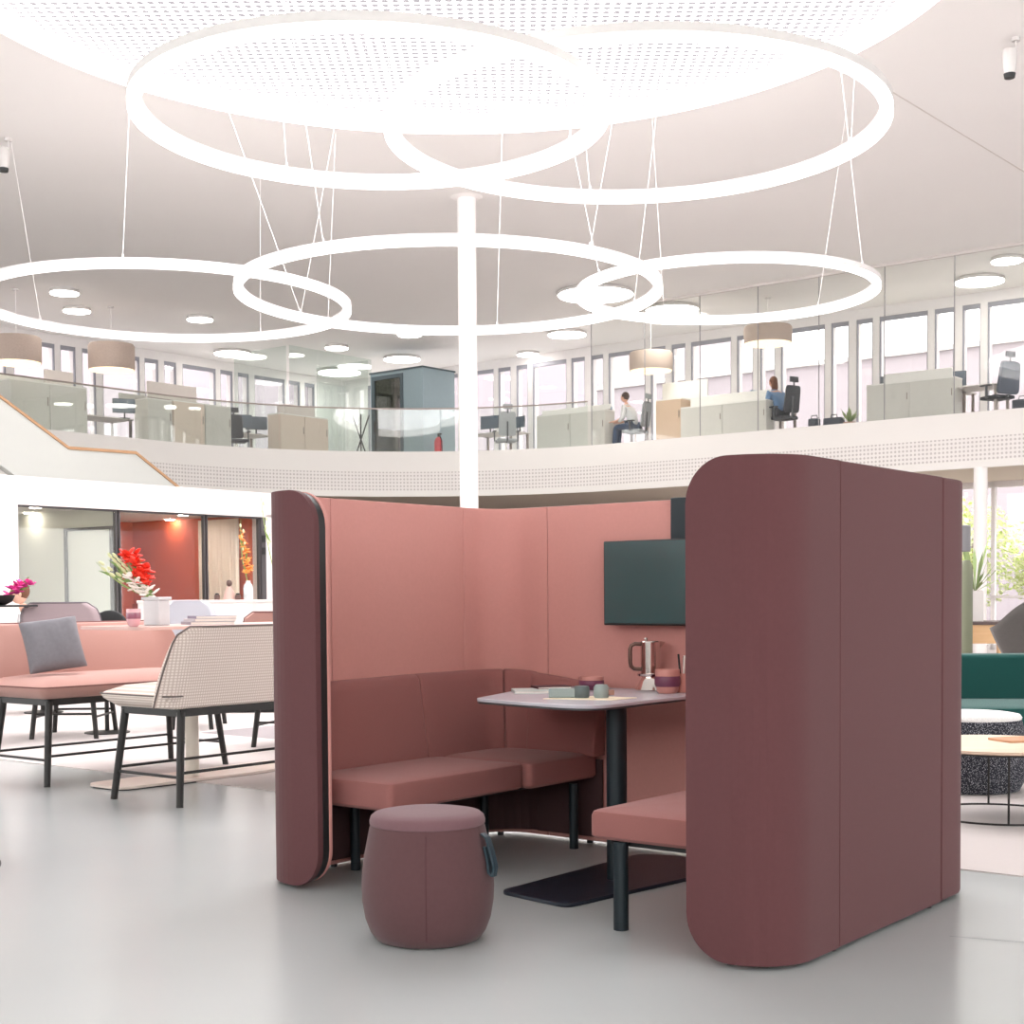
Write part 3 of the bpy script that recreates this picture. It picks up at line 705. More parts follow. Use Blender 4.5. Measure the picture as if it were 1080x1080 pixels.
part('lid_knob', MB().lathe([(.006, .228), (.009, .236), (.004, .242)], -.02, 0, 16), M_chrome, t)
pu, pv = -3.351, 5.48
t = bthing('pen_holder', 'small rose cup holding pens at the right edge of the table', 'pen holder', pu, pv, TZ)
part('cup', MB().lathe([(.034, 0), (.036, .085), (.031, .085), (.030, .02)], 0, 0, 28), mat('rose_plastic', (206, 140, 128), .5), t)
for (a, b, c, d, m) in ((-.018, 0, -.045, .17, M_blk), (.0, .012, -.01, .16, M_blk), (.012, -.006, .015, .165, M_paper)):
    part('pen', MB().tube([(a*.4, b, .02), (a+c*.1, b, d)], .0045, 8), m, t)

# ------------------------------------------------------------------ high benches, high table
def high_bench(label, u, v, turn, mcloth, half=.86, mback=None, legs=True, group='upholstered high benches'):
    """local x runs along the bench, +y is the sitting side, the back is on -y"""
    t = bthing('high_bench', label, 'bench', u, v, 0, turn, group)
    H = half; ZS = .565
    fr = MB(); fr.box(-H+.10, H-.10, -.28, -.24, ZS-.045, ZS).box(-H+.10, H-.10, .24, .28, ZS-.045, ZS).box(-H+.10, -H+.14, -.28, .28, ZS-.045, ZS).box(H-.14, H-.10, -.28, .28, ZS-.045, ZS)
    part('seat_frame', fr, M_black, t, bevel=.004)
    st = MB(); c = []
    for sx in (-1, 1):
        for sy in (-1, 1):
            p0 = Vector((sx*(H-.12), sy*.26, ZS-.02)); p1 = Vector((sx*(H-.06), sy*.31, 0)); c.append((p0, p1))
            part('leg', MB().tube([p0, p1], [.025, .021], 12), M_black, t)
    def at(i, z): p0, p1 = c[i]; f = (p0.z-z)/p0.z; return p0+(p1-p0)*f
    for i, j, z in ((0, 1, .17), (2, 3, .17), (0, 2, .195), (1, 3, .195)):
        part('stretcher', MB().tube([at(i, z), at(j, z)], .009, 8), M_black, t)
    # seat: lower flare up to a piped seam, then a soft crown
    mb = MB(); rings = []
    def rr(x, y0, y1, z, r): return [(a, b, z) for a, b in roundpoly([(-x, y0), (x, y0), (x, y1), (-x, y1)], r, 5)]
    rings = [rr(H-.07, -.27, .29, ZS, .04), rr(H-.01, -.30, .36, ZS+.05, .06), rr(H, -.31, .375, ZS+.075, .06), rr(H-.02, -.30, .355, ZS+.09, .06), rr(H-.10, -.28, .28, ZS+.125, .08), rr(H-.25, -.22, .16, ZS+.14, .08), rr(H-.6, -.12, .02, ZS+.145, .05)]
    m = len(rings[0]); vs = sum(rings, []); fs = [(i*m+k, i*m+(k+1) % m, (i+1)*m+(k+1) % m, (i+1)*m+k) for i in range(len(rings)-1) for k in range(m)]
    fs += [tuple(range(m))[::-1], tuple((len(rings)-1)*m+k for k in range(m))]
    part('seat', mb.add(vs, fs), mcloth, t)
    part('piping', MB().tube([(a*1.002, b*1.002, z) for a, b, z in rr(H, -.31, .375, ZS+.078, .06)], .005, 6, True), M_pipe[mcloth.name], t)
    # backrest shell, leaning back and wrapping the two corners
    nx_, nz_ = 28, 10; vo = []; vi = []
    ZT = 1.045
    for k in range(nz_+1):
        q = k/nz_; z = ZS+.01+(ZT-ZS-.01)*q
        hw = H+.03-.05*q**2; rc = 0
        if q > .8: hw -= .08*(1-math.sqrt(max(0, 1-((q-.8)/.2)**2)))
        for i in range(nx_+1):
            p = -1+2*i/nx_; x = hw*p; wrap = max(0, (abs(p)-.86)/.14)
            y = -.30-.13*q+wrap**2*(.10*(1-.5*q))
            vo.append((x, y, z)); vi.append((x*(1-.03), y+.055*(1-.35*q)+.02*math.sin(PI*q), z-(.01 if k == nz_ else 0)))
    W_ = nx_+1; n0 = len(vo); fs = []
    for k in range(nz_):
        for i in range(nx_):
            a = k*W_+i; fs.append((a, a+1, a+W_+1, a+W_)); fs.append((n0+a, n0+a+W_, n0+a+W_+1, n0+a+1))
    for i in range(nx_): a = i; b = nz_*W_+i; fs.append((a, n0+a, n0+a+1, a+1)); fs.append((b, b+1, n0+b+1, n0+b))
    for k in range(nz_): a = k*W_; b = k*W_+nx_; fs.append((a, a+W_, n0+a+W_, n0+a)); fs.append((b, n0+b, n0+b+W_, b+W_))
    part('backrest', MB().add(vo+vi, fs), mback or mcloth, t, bevel=.006, seg=2, ang=50)
    edge = [vo[k*W_] for k in range(nz_+1)]+[vo[nz_*W_+i] for i in range(1, nx_+1)]+[vo[k*W_+nx_] for k in range(nz_-1, -1, -1)]
    part('piping', MB().tube(edge, .006, 6), M_pipe[mcloth.name], t)
    return t
M_blush = fabric('blush_cloth', (190, 146, 137), .04, 150, .25, 700)
M_cream = weave('cream_dotted_weave', (206, 188, 178), (236, 224, 216), .017)
M_greycl = fabric('grey_mauve_cloth', (178, 160, 164), .04, 150)
M_whitecl = fabric('white_cloth', (204, 206, 216), .02, 150)
M_pipe = {'blush_cloth': mat('piping_dark_rose', (120, 76, 72), .8), 'cream_dotted_weave': mat('piping_taupe', (110, 98, 94), .8),
          'grey_mauve_cloth': mat('piping_grey', (110, 100, 108), .8), 'white_cloth': mat('piping_white', (210, 208, 214), .8)}
# pink bench faces +u (towards the camera side), its back on the -u side: local x along v
high_bench('blush pink high bench with the grey cushion on it', -8.33, 6.07, -PI/2, M_blush, half=.80)
high_bench('cream dotted high bench seen from behind, next to the booth wall', -6.90, 6.12, PI/2, M_cream, half=.93)
# grey cushion leaning on the pink bench
def cushion_pillow(name, label, loc, rot, s, m, th=.07):
    n = 14; vs = []; fs = []
    for sgn in (1, -1):
        for i in range(n+1):
            for j in range(n+1):
                a, b = -1+2*i/n, -1+2*j/n
                e = max(0, (1-a**4)*(1-b**4))**.5
                pinch = 1-.06*(1-abs(a)**2)*(abs(b)**6)
                pinch2 = 1-.06*(1-abs(b)**2)*(abs(a)**6)
                wr = .006*math.sin(9*a+3*b)*e
                vs.append((a*s*pinch2, sgn*(th*e+wr*.5), b*s*pinch))
    W_ = n+1
    for sgn in (0, 1):
        for i in range(n):
            for j in range(n):
                q = sgn*W_*W_+i*W_+j; fs.append((q, q+1, q+W_+1, q+W_))
    mb = MB().add(vs, fs); o = finish(name, mb, m, loc=loc, weld=True, sub=1)
    o.rotation_euler = rot; return tag(o, label, 'cushion')
M_gcush = fabric('grey_linen', (126, 124, 130), .12, 40, .4, 500)
PCX = (-7.427, 4.978)
pc = Vector((-3.084, 9.6, 0.904))
cushion_pillow('throw_cushion', 'square grey linen cushion leaning on the blush pink bench', pc, (math.radians(-26), math.radians(-7), .50), .20, M_gcush)
# high table between the benches
ht = bthing('high_table', 'long pale pink high table between the pink and cream benches', 'table', -7.55, 6.5)
part('tabletop', MB().prism(roundpoly([(-.33, -1.02), (.33, -1.02), (.33, 1.15), (-.33, 1.15)], .06), 1.012, 1.034), mat('pink_laminate', (214, 176, 168), .4), ht, bevel=.003, ang=60)
part('pole', MB().cyl(-.03, -.35, .02, 1.012, .045, 28), mat('cream_metal', (214, 206, 194), .5), ht)
part('pole', MB().cyl(-.03, .75, .02, 1.012, .045, 28), MATS['cream_metal'], ht)
part('base_plate', MB().prism(roundpoly([(-.28, -1.02), (.10, -1.02), (.17, .0), (.10, 1.0), (-.28, 1.0)], .10, 8), .008, .026), mat('pink_plate', (222, 206, 196), .45), ht, bevel=.003, ang=60)
part('base_rim', MB().prism(roundpoly([(-.27, -1.01), (.09, -1.01), (.16, .0), (.09, .99), (-.27, .99)], .10, 8), 0, .008), M_blk, ht)
HZ = 1.034
def hp(px, py, u): return None
cv = (5.5, 1.041)[0]
t = bthing('candle_glass', 'wine red glass tumbler on the pink high table', 'glass', -7.32, cv, HZ)
M_wglass2 = mat('wine_glass', (150, 84, 104), .15, spec=.7, coat=.4); M_rose = mat('rose_glass', (226, 170, 176), .2, spec=.6)
part('glass_body', MB().lathe([(.022, 0), (.034, .012), (.043, .04), (.044, .055)], 0, 0, 28), M_rose, t)
part('red_band', MB().lathe([(.0445, .05), (.0455, .06), (.0455, .085), (.0445, .09)], 0, 0, 28), M_wglass2, t)
part('rim', MB().lathe([(.045, .088), (.044, .112), (.040, .112), (.038, .08), (.01, .07)], 0, 0, 28), M_rose, t)
vv = (5.866, 1.038)[0]
vase = bthing('vase', 'white faceted vase on the pink high table', 'vase', -7.55, vv, HZ)
M_vase = mat('white_porcelain', (206, 207, 210), .35)
part('vase_body', MB().prism([(-.075, -.06), (.0, -.075), (.07, -.05), (.08, .03), (.02, .07), (-.07, .05)], 0, .165), M_vase, vase, bevel=.008)
part('vase_rim', MB().prism([(-.085, -.07), (.0, -.08), (.085, -.06), (.09, .04), (.03, .08), (-.08, .06)], .165, .185), M_vase, vase, bevel=.004)
def flower_stem(label, base, tip, mpet, n, r0, r1, bloom=(.35, 1.0), buds=0, name='gladiolus', size=.04):
    t = thing(name, label, 'flower', base, 0)
    B = Vector((0, 0, 0)); T = Vector(tip)-Vector(base); side = T.cross(Vector((0, 1, 0))).normalized()
    P_ = [B.lerp(T, k/6)+side*(.03*math.sin(PI*k/6)) for k in range(7)]
    part('stem', MB().tube(P_, [.005]*4+[.004, .003, .002], 8), mat('stem_green', (150, 170, 96), .6), t)
    lf = MB(); rnd = random.Random(len(label))
    for k in range(3):
        q = .15+.2*k; p = B.lerp(T, q); dv = (T.normalized()*.16+side*(.04*(-1)**k)); wv = Vector((0, 1, 0)).cross(dv).normalized()*.008
        lf.add([p-wv, p+wv, p+dv*.5+wv*1.3, p+dv*.5-wv*1.3, p+dv], [(0, 1, 2, 3), (3, 2, 4)])
    part('leaf', lf, mat('leaf_green', (120, 150, 80), .6), t)
    if n:
        mb = MB()
        for k in range(n):
            q = bloom[0]+(bloom[1]-bloom[0])*k/max(1, n-1); p = B.lerp(T, q); s = r0+(r1-r0)*k/max(1, n-1)
            a0 = rnd.random()*6; off = Vector((math.cos(a0*3), math.sin(a0*3), rnd.random()-.4))*s*.55
            for j in range(5):
                a = a0+j*2*PI/5; d = Vector((math.cos(a), math.sin(a)*.9, rnd.uniform(-.5, 1.1))); rot = d.to_track_quat('Z', 'Y').to_matrix()
                mb.ball(p+off+d*s*.5, s*.42, s*.14, s*.6, 8, rot)
        part('blossom', mb, mpet, t)
    if buds:
        mb = MB()
        for k in range(buds):
            p = B.lerp(T, .55+.45*k/buds)+side*(.012*(-1)**k); mb.ball(p, .011, .011, .024, 8, T.to_track_quat('Z', 'Y').to_matrix())
        part('bud', mb, mat('pale_bud', (214, 216, 170), .7), t)
    return t
vb_ = w(-7.55, vv, HZ+.17)
YV = vb_.y
M_red = mat('red_petal', (235, 52, 30), .6, noise=.2, scale=40); M_wpet = mat('white_petal', (246, 240, 232), .6); M_or = mat('orange_petal', (240, 150, 70), .6, noise=.2, scale=30); M_mag = mat('magenta_petal', (226, 62, 150), .6, noise=.15, scale=30)
def tipat(XZ, Y): return (XZ[0], Y, XZ[1])
Yv = 9.504
flower_stem('red gladiolus leaning left from the white faceted vase', vb_+Vector((-.01, 0, 0)), tipat((-2.474, 1.503), YV), M_red, 16, .065, .055, (.36, .98))
flower_stem('white gladiolus drooping over the rim of the white faceted vase', vb_+Vector((.0, -.03, 0)), tipat((-2.458, 1.332), YV-.05), M_wpet, 8, .06, .045, (.25, .95))
flower_stem('pale green gladiolus bud stalk, the taller of two in the white vase', vb_+Vector((-.03, .02, 0)), tipat((-2.607, 1.511), YV), M_wpet, 0, 0, 0, buds=9)
flower_stem('dark thin stalk leaning farthest left from the white vase', vb_+Vector((-.03, .0, 0)), tipat((-2.691, 1.448), YV), M_red, 0, 0, 0, buds=6)
bv = (6.249, 1.037)[0]
for k, (m_, dz, r_) in enumerate(((mat('book_grey', (160, 156, 166), .6), 0, 0), (mat('book_white', (196, 192, 196), .6), .020, .05), (mat('book_lilac', (142, 134, 152), .6), .038, -.04))):
    bk(['bottom book of the grey stack on the pink high table', 'middle pale book of the stack on the pink high table', 'top book of the grey stack on the pink high table'][k], -7.52, bv+.02*k, HZ+dz, 1.2+r_, .30-.01*k, .21, .019, m_, 'book', 'book')['group'] = 'books on the pink high table'

# other seats behind
def hb(label, X, Y, turn, m, half, grp='upholstered high benches'):
    u = X*CT-Y*ST; v = X*ST+Y*CT
    return high_bench(label, u, v, turn, m, half=half)
x0_, z0_ = (-3.87, 1.211)
hb('grey mauve high bench seen from behind, with the reading person beyond it', x0_, 12.6, TH, M_greycl, .34).scale = (1, 1, 1.13)
x1_, z1_ = (-2.945, 1.221)
hb('white high bench standing behind the vase and the book stack', x1_, 13.4, TH, M_whitecl, .24).scale = (1, 1, 1.14)
x2_, z2_ = (-1.942, 1.099)
hb('blush pink high bench mostly hidden behind the booth wall', x2_+.42, 11.7, TH-.2, M_blush, .58).scale = (1, 1, 1.05)
# plain dark chair back
t = thing('desk_chair', 'dark chair whose rounded top shows left of the wine red tumbler', 'chair', ((-3.655, 0.968)[0], 13.0, 0))
part('backrest', MB().ball((0, 0, .95), .17, .03, .16, 20), M_blk, t); part('seat', MB().lathe([(.2, .5), (.22, .53), (.2, .57)], 0, -.15, 28), M_blk, t)
part('stem', MB().cyl(0, -.15, .03, .5, .02, 12).tube([(0, -.15, .55), (0, .03, .6), (0, .03, .85)], .014, 8), M_black, t); part('base', MB().lathe([(.2, 0), (.2, .015), (.03, .03)], 0, -.15, 28), M_black, t)
# side counter, white, with objects on it
sx0, sx1 = (-3.617, 1.126)[0], (-2.384, 1.117)[0]
t = thing('sideboard', 'long white sideboard in front of the red meeting room', 'sideboard', ((sx0+sx1)/2, 15.2, 0))
hw_ = (sx1-sx0)/2+.3
part('body', MB().box(-hw_, hw_, -.22, .22, .06, 1.17), M_white, t, bevel=.004); part('top_board', MB().box(-hw_-.01, hw_+.01, -.23, .23, 1.17, 1.195), mat('pale_pink_top', (238, 222, 216), .5), t, bevel=.003)
for k in range(3): part('door', MB().box(-hw_+.02+k*hw_*2/3, -hw_-.02+(k+1)*hw_*2/3, -.232, -.22, .1, 1.15), M_white, t, bevel=.002)
part('plinth', MB().box(-hw_+.05, hw_-.05, -.18, .18, 0, .06), M_blk, t)
fx_, fz_ = (-2.979, 1.211)
# figure, bottle
t = thing('figurine', 'small dark figurine standing on the white sideboard', 'figurine', (fx_, 15.1, 1.195))
part('figure_body', MB().lathe([(.07, 0), (.06, .03), (.05, .08), (.03, .12), (.02, .14)], 0, 0, 20), mat('pinkish_glaze', (196, 160, 150), .4), t)
part('figure_head', MB().ball((0, 0, .175), .032, .03, .036, 14), mat('dark_glaze', (92, 70, 64), .4), t)
for k, dx in enumerate((-.12, .1)): 
    tt = thing('small_jar', ['small dark jar left of the figurine', 'small dark jar right of the figurine'][k], 'jar', (fx_+dx, 15.05, 1.195)); part('jar_body', MB().lathe([(.028, 0), (.032, .02), (.03, .05), (.02, .055)], 0, 0, 16), MATS['dark_glaze'], tt); part('lid', MB().lathe([(.022, .055), (.02, .065), (.008, .07)], 0, 0, 16), M_blk, tt)
bx_, bz_ = (-2.779, 1.209)
t = thing('glass_bottle', 'clear greyish bottle holding the orange gladiolus on the sideboard', 'bottle', (bx_, 15.1, 1.195))
part('bottle_body', MB().lathe([(.048, 0), (.052, .02), (.052, .12), (.044, .155), (.026, .18), (.024, .20), (.02, .20), (.02, .17)], 0, 0, 28), mat('grey_glass', (196, 204, 206), .12, spec=.8, coat=.5), t)
flower_stem('orange gladiolus in the clear bottle on the sideboard', Vector((bx_, 15.1, 1.36)), tipat((-2.846, 2.038), 15.1), M_or, 13, .055, .035, (.15, .80), buds=5)
flower_stem('tall bare green stalk rising just left of the booth wall', Vector(((-2.408, 1.515)[0], 15.0, 1.2)), tipat((-2.615, 2.278), 15.0), M_wpet, 0, 0, 0, buds=6)
# left edge: dark bar table, black bowl, orchids
tx, tz = (-4.365, 1.167)
t = thing('bar_table', 'thin black topped bar table cut by the left picture edge', 'table', (tx-.25, 12.2, 0))
part('tabletop', MB().prism(roundpoly([(-.6, -.35), (.58, -.35), (.58, .35), (-.6, .35)], .2, 8), 1.15, 1.165), M_blk, t); part('pole', MB().cyl(-.1, 0, .02, 1.15, .03, 20), M_blk, t); part('base_plate', MB().lathe([(.3, 0), (.3, .02)], -.1, 0, 36), M_blk, t)
t = thing('flower_bowl', 'black shallow bowl on the bar table at the left edge', 'bowl', (tx-.03, 12.2, 1.165))
part('bowl_body', MB().lathe([(.07, 0), (.13, .03), (.155, .085), (.145, .085), (.11, .03), (.01, .02)], 0, 0, 32), mat('dark_bowl', (62, 54, 54), .5), t)
flower_stem('magenta orchid spray bending out of the black bowl', Vector((tx+.05, 12.2, 1.22)), tipat((-4.118, 1.359), 12.2), M_mag, 10, .06, .05, (.3, 1.0), name='orchid')
# black object at left edge of the floor (caster base of a chair cut by the frame)
X_, Y_ = (-2.298, 6.328)
t = thing('swivel_chair', 'black chair foot just entering the picture at the left edge', 'chair', (X_-.30, Y_, 0))
for k in range(5):
    a = 2*PI*k/5; lx, ly = .26*math.cos(a), .26*math.sin(a)
    part('base_arm', MB().tube([(0, 0, .12), (lx, ly, .085)], [.022, .014], 10), M_blk, t)
    part('caster', MB().add(*(lambda m: (m.v, m.f))(MB().tube([(lx+.02*math.cos(a), ly-.012+.02*math.sin(a), .03), (lx+.02*math.cos(a), ly+.012+.02*math.sin(a), .03)], .03, 18))).cyl(lx, ly, .03, .09, .008, 8), M_blk, t)
part('column', MB().cyl(0, 0, .1, .42, .024, 20), M_blk, t)
part('seat', cushion(-.22, .22, -.22, .22, .42, .50), fabric('black_cloth', (40, 40, 42)), t)
part('backrest', MB().box(-.25, -.21, -.2, .2, .55, .95), MATS['black_cloth'], t, bevel=.015); part('back_stem', MB().tube([(-.1, 0, .45), (-.24, 0, .47), (-.235, 0, .6)], .015, 8), M_blk, t)

# ------------------------------------------------------------------ people
def person(label, loc, rotz, top, trousers, hair, seat_h=.5, lean=.1, reach=.42, scale=1.0, long_hair=False, typing=.72):
    """seated figure looking towards local +y, origin on the floor under the hips"""
    t = thing('person', label, 'person', loc, rotz)
    S = seat_h+.08
    J = {'pel': (0, 0, S), 'sp': (0, .02, S+.22), 'ch': (0, .04+lean*.5, S+.42), 'nk': (0, .06+lean, S+.53), 'hd': (0, .10+lean, S+.62)}
    def skin(name, verts, edges, radii, m, root=0, lab=None):
        me = bpy.data.meshes.new(name); me.from_pydata(verts, edges, []); o = bpy.data.objects.new(name, me); COL.objects.link(o); o.parent = t
        md = o.modifiers.new('skin', 'SKIN'); md.use_smooth_shade = True
        for i, r in enumerate(radii): me.skin_vertices[0].data[i].radius = (r if isinstance(r, tuple) else (r, r))
        for i in range(len(verts)): me.skin_vertices[0].data[i].use_root = (i == root)
        s = o.modifiers.new('sub', 'SUBSURF'); s.levels = 2; s.render_levels = 2
        me.materials.append(m)
        if lab: o['label'] = lab
        return o
    sh = .185
    # body: one continuous figure
    V_ = [J['pel'], J['sp'], J['ch'], J['nk'], (0, .09+lean, S+.60)]
    E_ = [(0, 1), (1, 2), (2, 3), (3, 4)]; R_ = [.08, .065, .065, .045, .05]
    for sx in (-1, 1):
        b = len(V_)
        V_ += [(sx*.09, .05, S), (sx*.10, .42, S+.01), (sx*.10, .46, .10), (sx*.10, .60, .045)]
        E_ += [(0, b), (b, b+1), (b+1, b+2), (b+2, b+3)]; R_ += [.085, .062, .042, .035]
        b = len(V_)
        V_ += [(sx*sh, .05+lean*.9, S+.46), (sx*(sh+.04), .10+lean*.5, S+.20), (sx*.12, reach, typing), (sx*.10, reach+.08, typing+.005)]
        E_ += [(2, b), (b, b+1), (b+1, b+2), (b+2, b+3)]; R_ += [.04, .036, .028, (.035, .016)]
        for f in range(5):
            q = len(V_); V_ += [(sx*(.10+(.028-.014*f)*1.0), reach+.14-(.02 if f in (0, 4) else 0), typing-.002), (sx*(.10+(.030-.015*f)), reach+.17-(.03 if f in (0, 4) else 0), typing-.012)]
            E_ += [(b+3, q), (q, q+1)]; R_ += [.009, .007]
    skin('body', V_, E_, R_, M_skin)
    skin('shirt', [J['pel'], J['sp'], J['ch'], (0, .055+lean, S+.49)]+sum([[(sx*sh, .05+lean*.9, S+.455), (sx*(sh+.04), .10+lean*.5, S+.20), (sx*.14, reach-.10, typing-.01)] for sx in (-1, 1)], []),
         [(0, 1), (1, 2), (2, 3), (2, 4), (4, 5), (5, 6), (2, 7), (7, 8), (8, 9)], [(.165, .13), (.15, .12), (.17, .125), .078, .072, .056, .044, .072, .056, .044], top)
    skin('trousers', [(0, 0, S)]+sum([[(sx*.09, .05, S), (sx*.10, .42, S+.01), (sx*.10, .46, .14)] for sx in (-1, 1)], []), [(0, 1), (1, 2), (2, 3), (0, 4), (4, 5), (5, 6)], [(.165, .125), .095, .072, .055, .095, .072, .055], trousers)
    hc = Vector((0, .11+lean, S+.70))
    part('head', MB().ball(hc, .075, .092, .112, 20).ball(hc+Vector((0, .092, -.012)), .013, .018, .022, 8).ball(hc+Vector((.076, 0, -.01)), .012, .018, .028, 8).ball(hc+Vector((-.076, 0, -.01)), .012, .018, .028, 8), M_skin, t)
    part('eye', MB().ball(hc+Vector((.03, .082, .008)), .009, .008, .007, 8), M_blk, t); part('eye', MB().ball(hc+Vector((-.03, .082, .008)), .009, .008, .007, 8), M_blk, t)
    part('mouth', MB().ball(hc+Vector((0, .084, -.052)), .022, .008, .005, 8), mat('lips', (180, 110, 100), .6), t)
    hm = MB().ball(hc+Vector((0, -.02, .025)), .088, .095, .105, 20)
    if long_hair: hm.ball(hc+Vector((0, -.06, -.09)), .085, .06, .17, 16)
    part('hair', hm, hair, t)
    t.scale = (scale,)*3
    return t
M_hair = mat('brown_hair', (110, 70, 50), .7, noise=.2, scale=60); M_hair2 = mat('dark_brown_hair', (66, 50, 44), .7, noise=.2, scale=60)
M_shirt = fabric('white_shirt', (226, 226, 228)); M_jeans = fabric('blue_jeans', (62, 78, 104)); M_dress = fabric('blue_top', (110, 140, 176)); M_dtr = fabric('dark_trousers', (54, 56, 66))
def uvh(deg): return -TH+deg
GZ = ZF-.03
p1u = -18.55
person('person in white shirt and blue jeans seated at the gallery desk right of the column', w(-18.50, 28.1, GZ), -TH+PI/2+.1, M_shirt, M_jeans, M_hair2, lean=.12)
person('person with long brown hair seated with back turned on the gallery', w(-14.72, 28.15, GZ), -TH+PI/2-.35, M_dress, M_dtr, M_hair, long_hair=True, lean=.14)
xh, zh = (-4.997, 1.266)
person('person with short brown hair seen over the grey mauve bench', (xh, 15.2, 0), PI/2+.5, M_shirt, M_dtr, M_hair, seat_h=.50, lean=.12, typing=.75)
t = thing('lounge_stool', 'stool carrying the person beyond the grey mauve bench', 'stool', (xh, 15.2, 0))
part('seat', MB().lathe([(.2, .44), (.22, .46), (.22, .49), (.2, .5)], 0, 0, 28), M_greycl, t); part('base', MB().lathe([(.2, 0), (.2, .02), (.03, .04), (.03, .44)], 0, 0, 24), M_black, t)

# ------------------------------------------------------------------ gallery furniture
M_cabg = mat('cabinet_grey', (208, 206, 200), .6); M_cabb = mat('cabinet_beige', (220, 204, 190), .6); M_cabw = mat('cabinet_white', (232, 230, 226), .6); M_scr = mat('desk_screen_cloth', (214, 206, 200), .9)
M_cabd = mat('cabinet_oak', (206, 180, 156), .6)
def cabinet(label, u0, u1, v0, v1, h, m, face='u', doors=2, group='office cabinets on the gallery'):
    """face 'u': doors look to +u (atrium of the left arm); 'v': doors look to -v"""
    t = bthing('storage_cabinet', label, 'cabinet', (u0+u1)/2, (v0+v1)/2, GZ, 0, group); a, b = (u1-u0)/2, (v1-v0)/2
    part('cabinet_body', MB().box(-a, a, -b, b, .03, h-.025), m, t, smooth=False); part('top_board', MB().box(-a-.005, a+.005, -b-.005, b+.005, h-.025, h), M_cabw, t, smooth=False); part('plinth', MB().box(-a+.03, a-.03, -b+.03, b-.03, 0, .03), M_blk, t, smooth=False)
    for k in range(doors):
        if face == 'u':
            y0 = -b+2*b*k/doors; y1 = -b+2*b*(k+1)/doors; d = part('door', MB().box(a, a+.018, y0+.006, y1-.006, .05, h-.04), m, t, smooth=False)
            part('door_handle', MB().box(a+.018, a+.03, y1-.06, y1-.045, h*.6, h*.75), M_rail, d, smooth=False)
        else:
            x0 = -a+2*a*k/doors; x1 = -a+2*a*(k+1)/doors; d = part('door', MB().box(x0+.006, x1-.006, -b-.018, -b, .05, h-.04), m, t, smooth=False)
            part('door_handle', MB().box(x1-.06, x1-.045, -b-.03, -b-.018, h*.6, h*.75), M_rail, d, smooth=False)
    return t
def screen(label, u0, u1, v0, v1, z0, z1, m=None):
    t = bthing('privacy_screen', label, 'screen', (u0+u1)/2, (v0+v1)/2, z0, 0, 'desk privacy screens'); a, b = (u1-u0)/2, (v1-v0)/2
    part('panel', MB().box(-a, a, -b, b, .02, z1-z0), m or M_scr, t, bevel=.01); part('foot_rail', MB().box(-a, a, -b, b, 0, .02), M_rail, t, smooth=False); return t
def desk(label, u, v, turn, L=1.6, Dp=.8, m=None):
    t = bthing('office_desk', label, 'desk', u, v, GZ, turn, 'office desks on the gallery')
    part('desktop', MB().box(-L/2, L/2, -Dp/2, Dp/2, .715, .74), m or mat('desk_grey', (214, 208, 204), .5), t, bevel=.003)
    for sx in (-1, 1):
        for sy in (-1, 1): part('leg', MB().box(sx*(L/2-.06)-.025, sx*(L/2-.06)+.025, sy*(Dp/2-.06)-.025, sy*(Dp/2-.06)+.025, 0, .715), M_rail, t, smooth=False)
    return t
def monitor(label, u, v, turn, z=GZ+.74, wd_=.54, m=None):
    t = bthing('monitor', label, 'monitor', u, v, z, turn, 'office monitors')
    part('screen_casing', MB().box(-wd_/2, wd_/2, 0, .03, .12, .12+wd_*.6), m or mat('monitor_black', (66, 72, 80), .4), t, bevel=.004); part('display', MB().box(-wd_/2+.01, wd_/2-.01, -.002, .0, .13, .11+wd_*.6), m or mat('monitor_glass', (84, 100, 116), .2), t, smooth=False)
    part('stand', MB().cyl(0, .04, .01, .2, .018, 12), M_black, t); part('foot', MB().box(-.11, .11, -.06, .12, 0, .012), M_black, t, smooth=False); return t
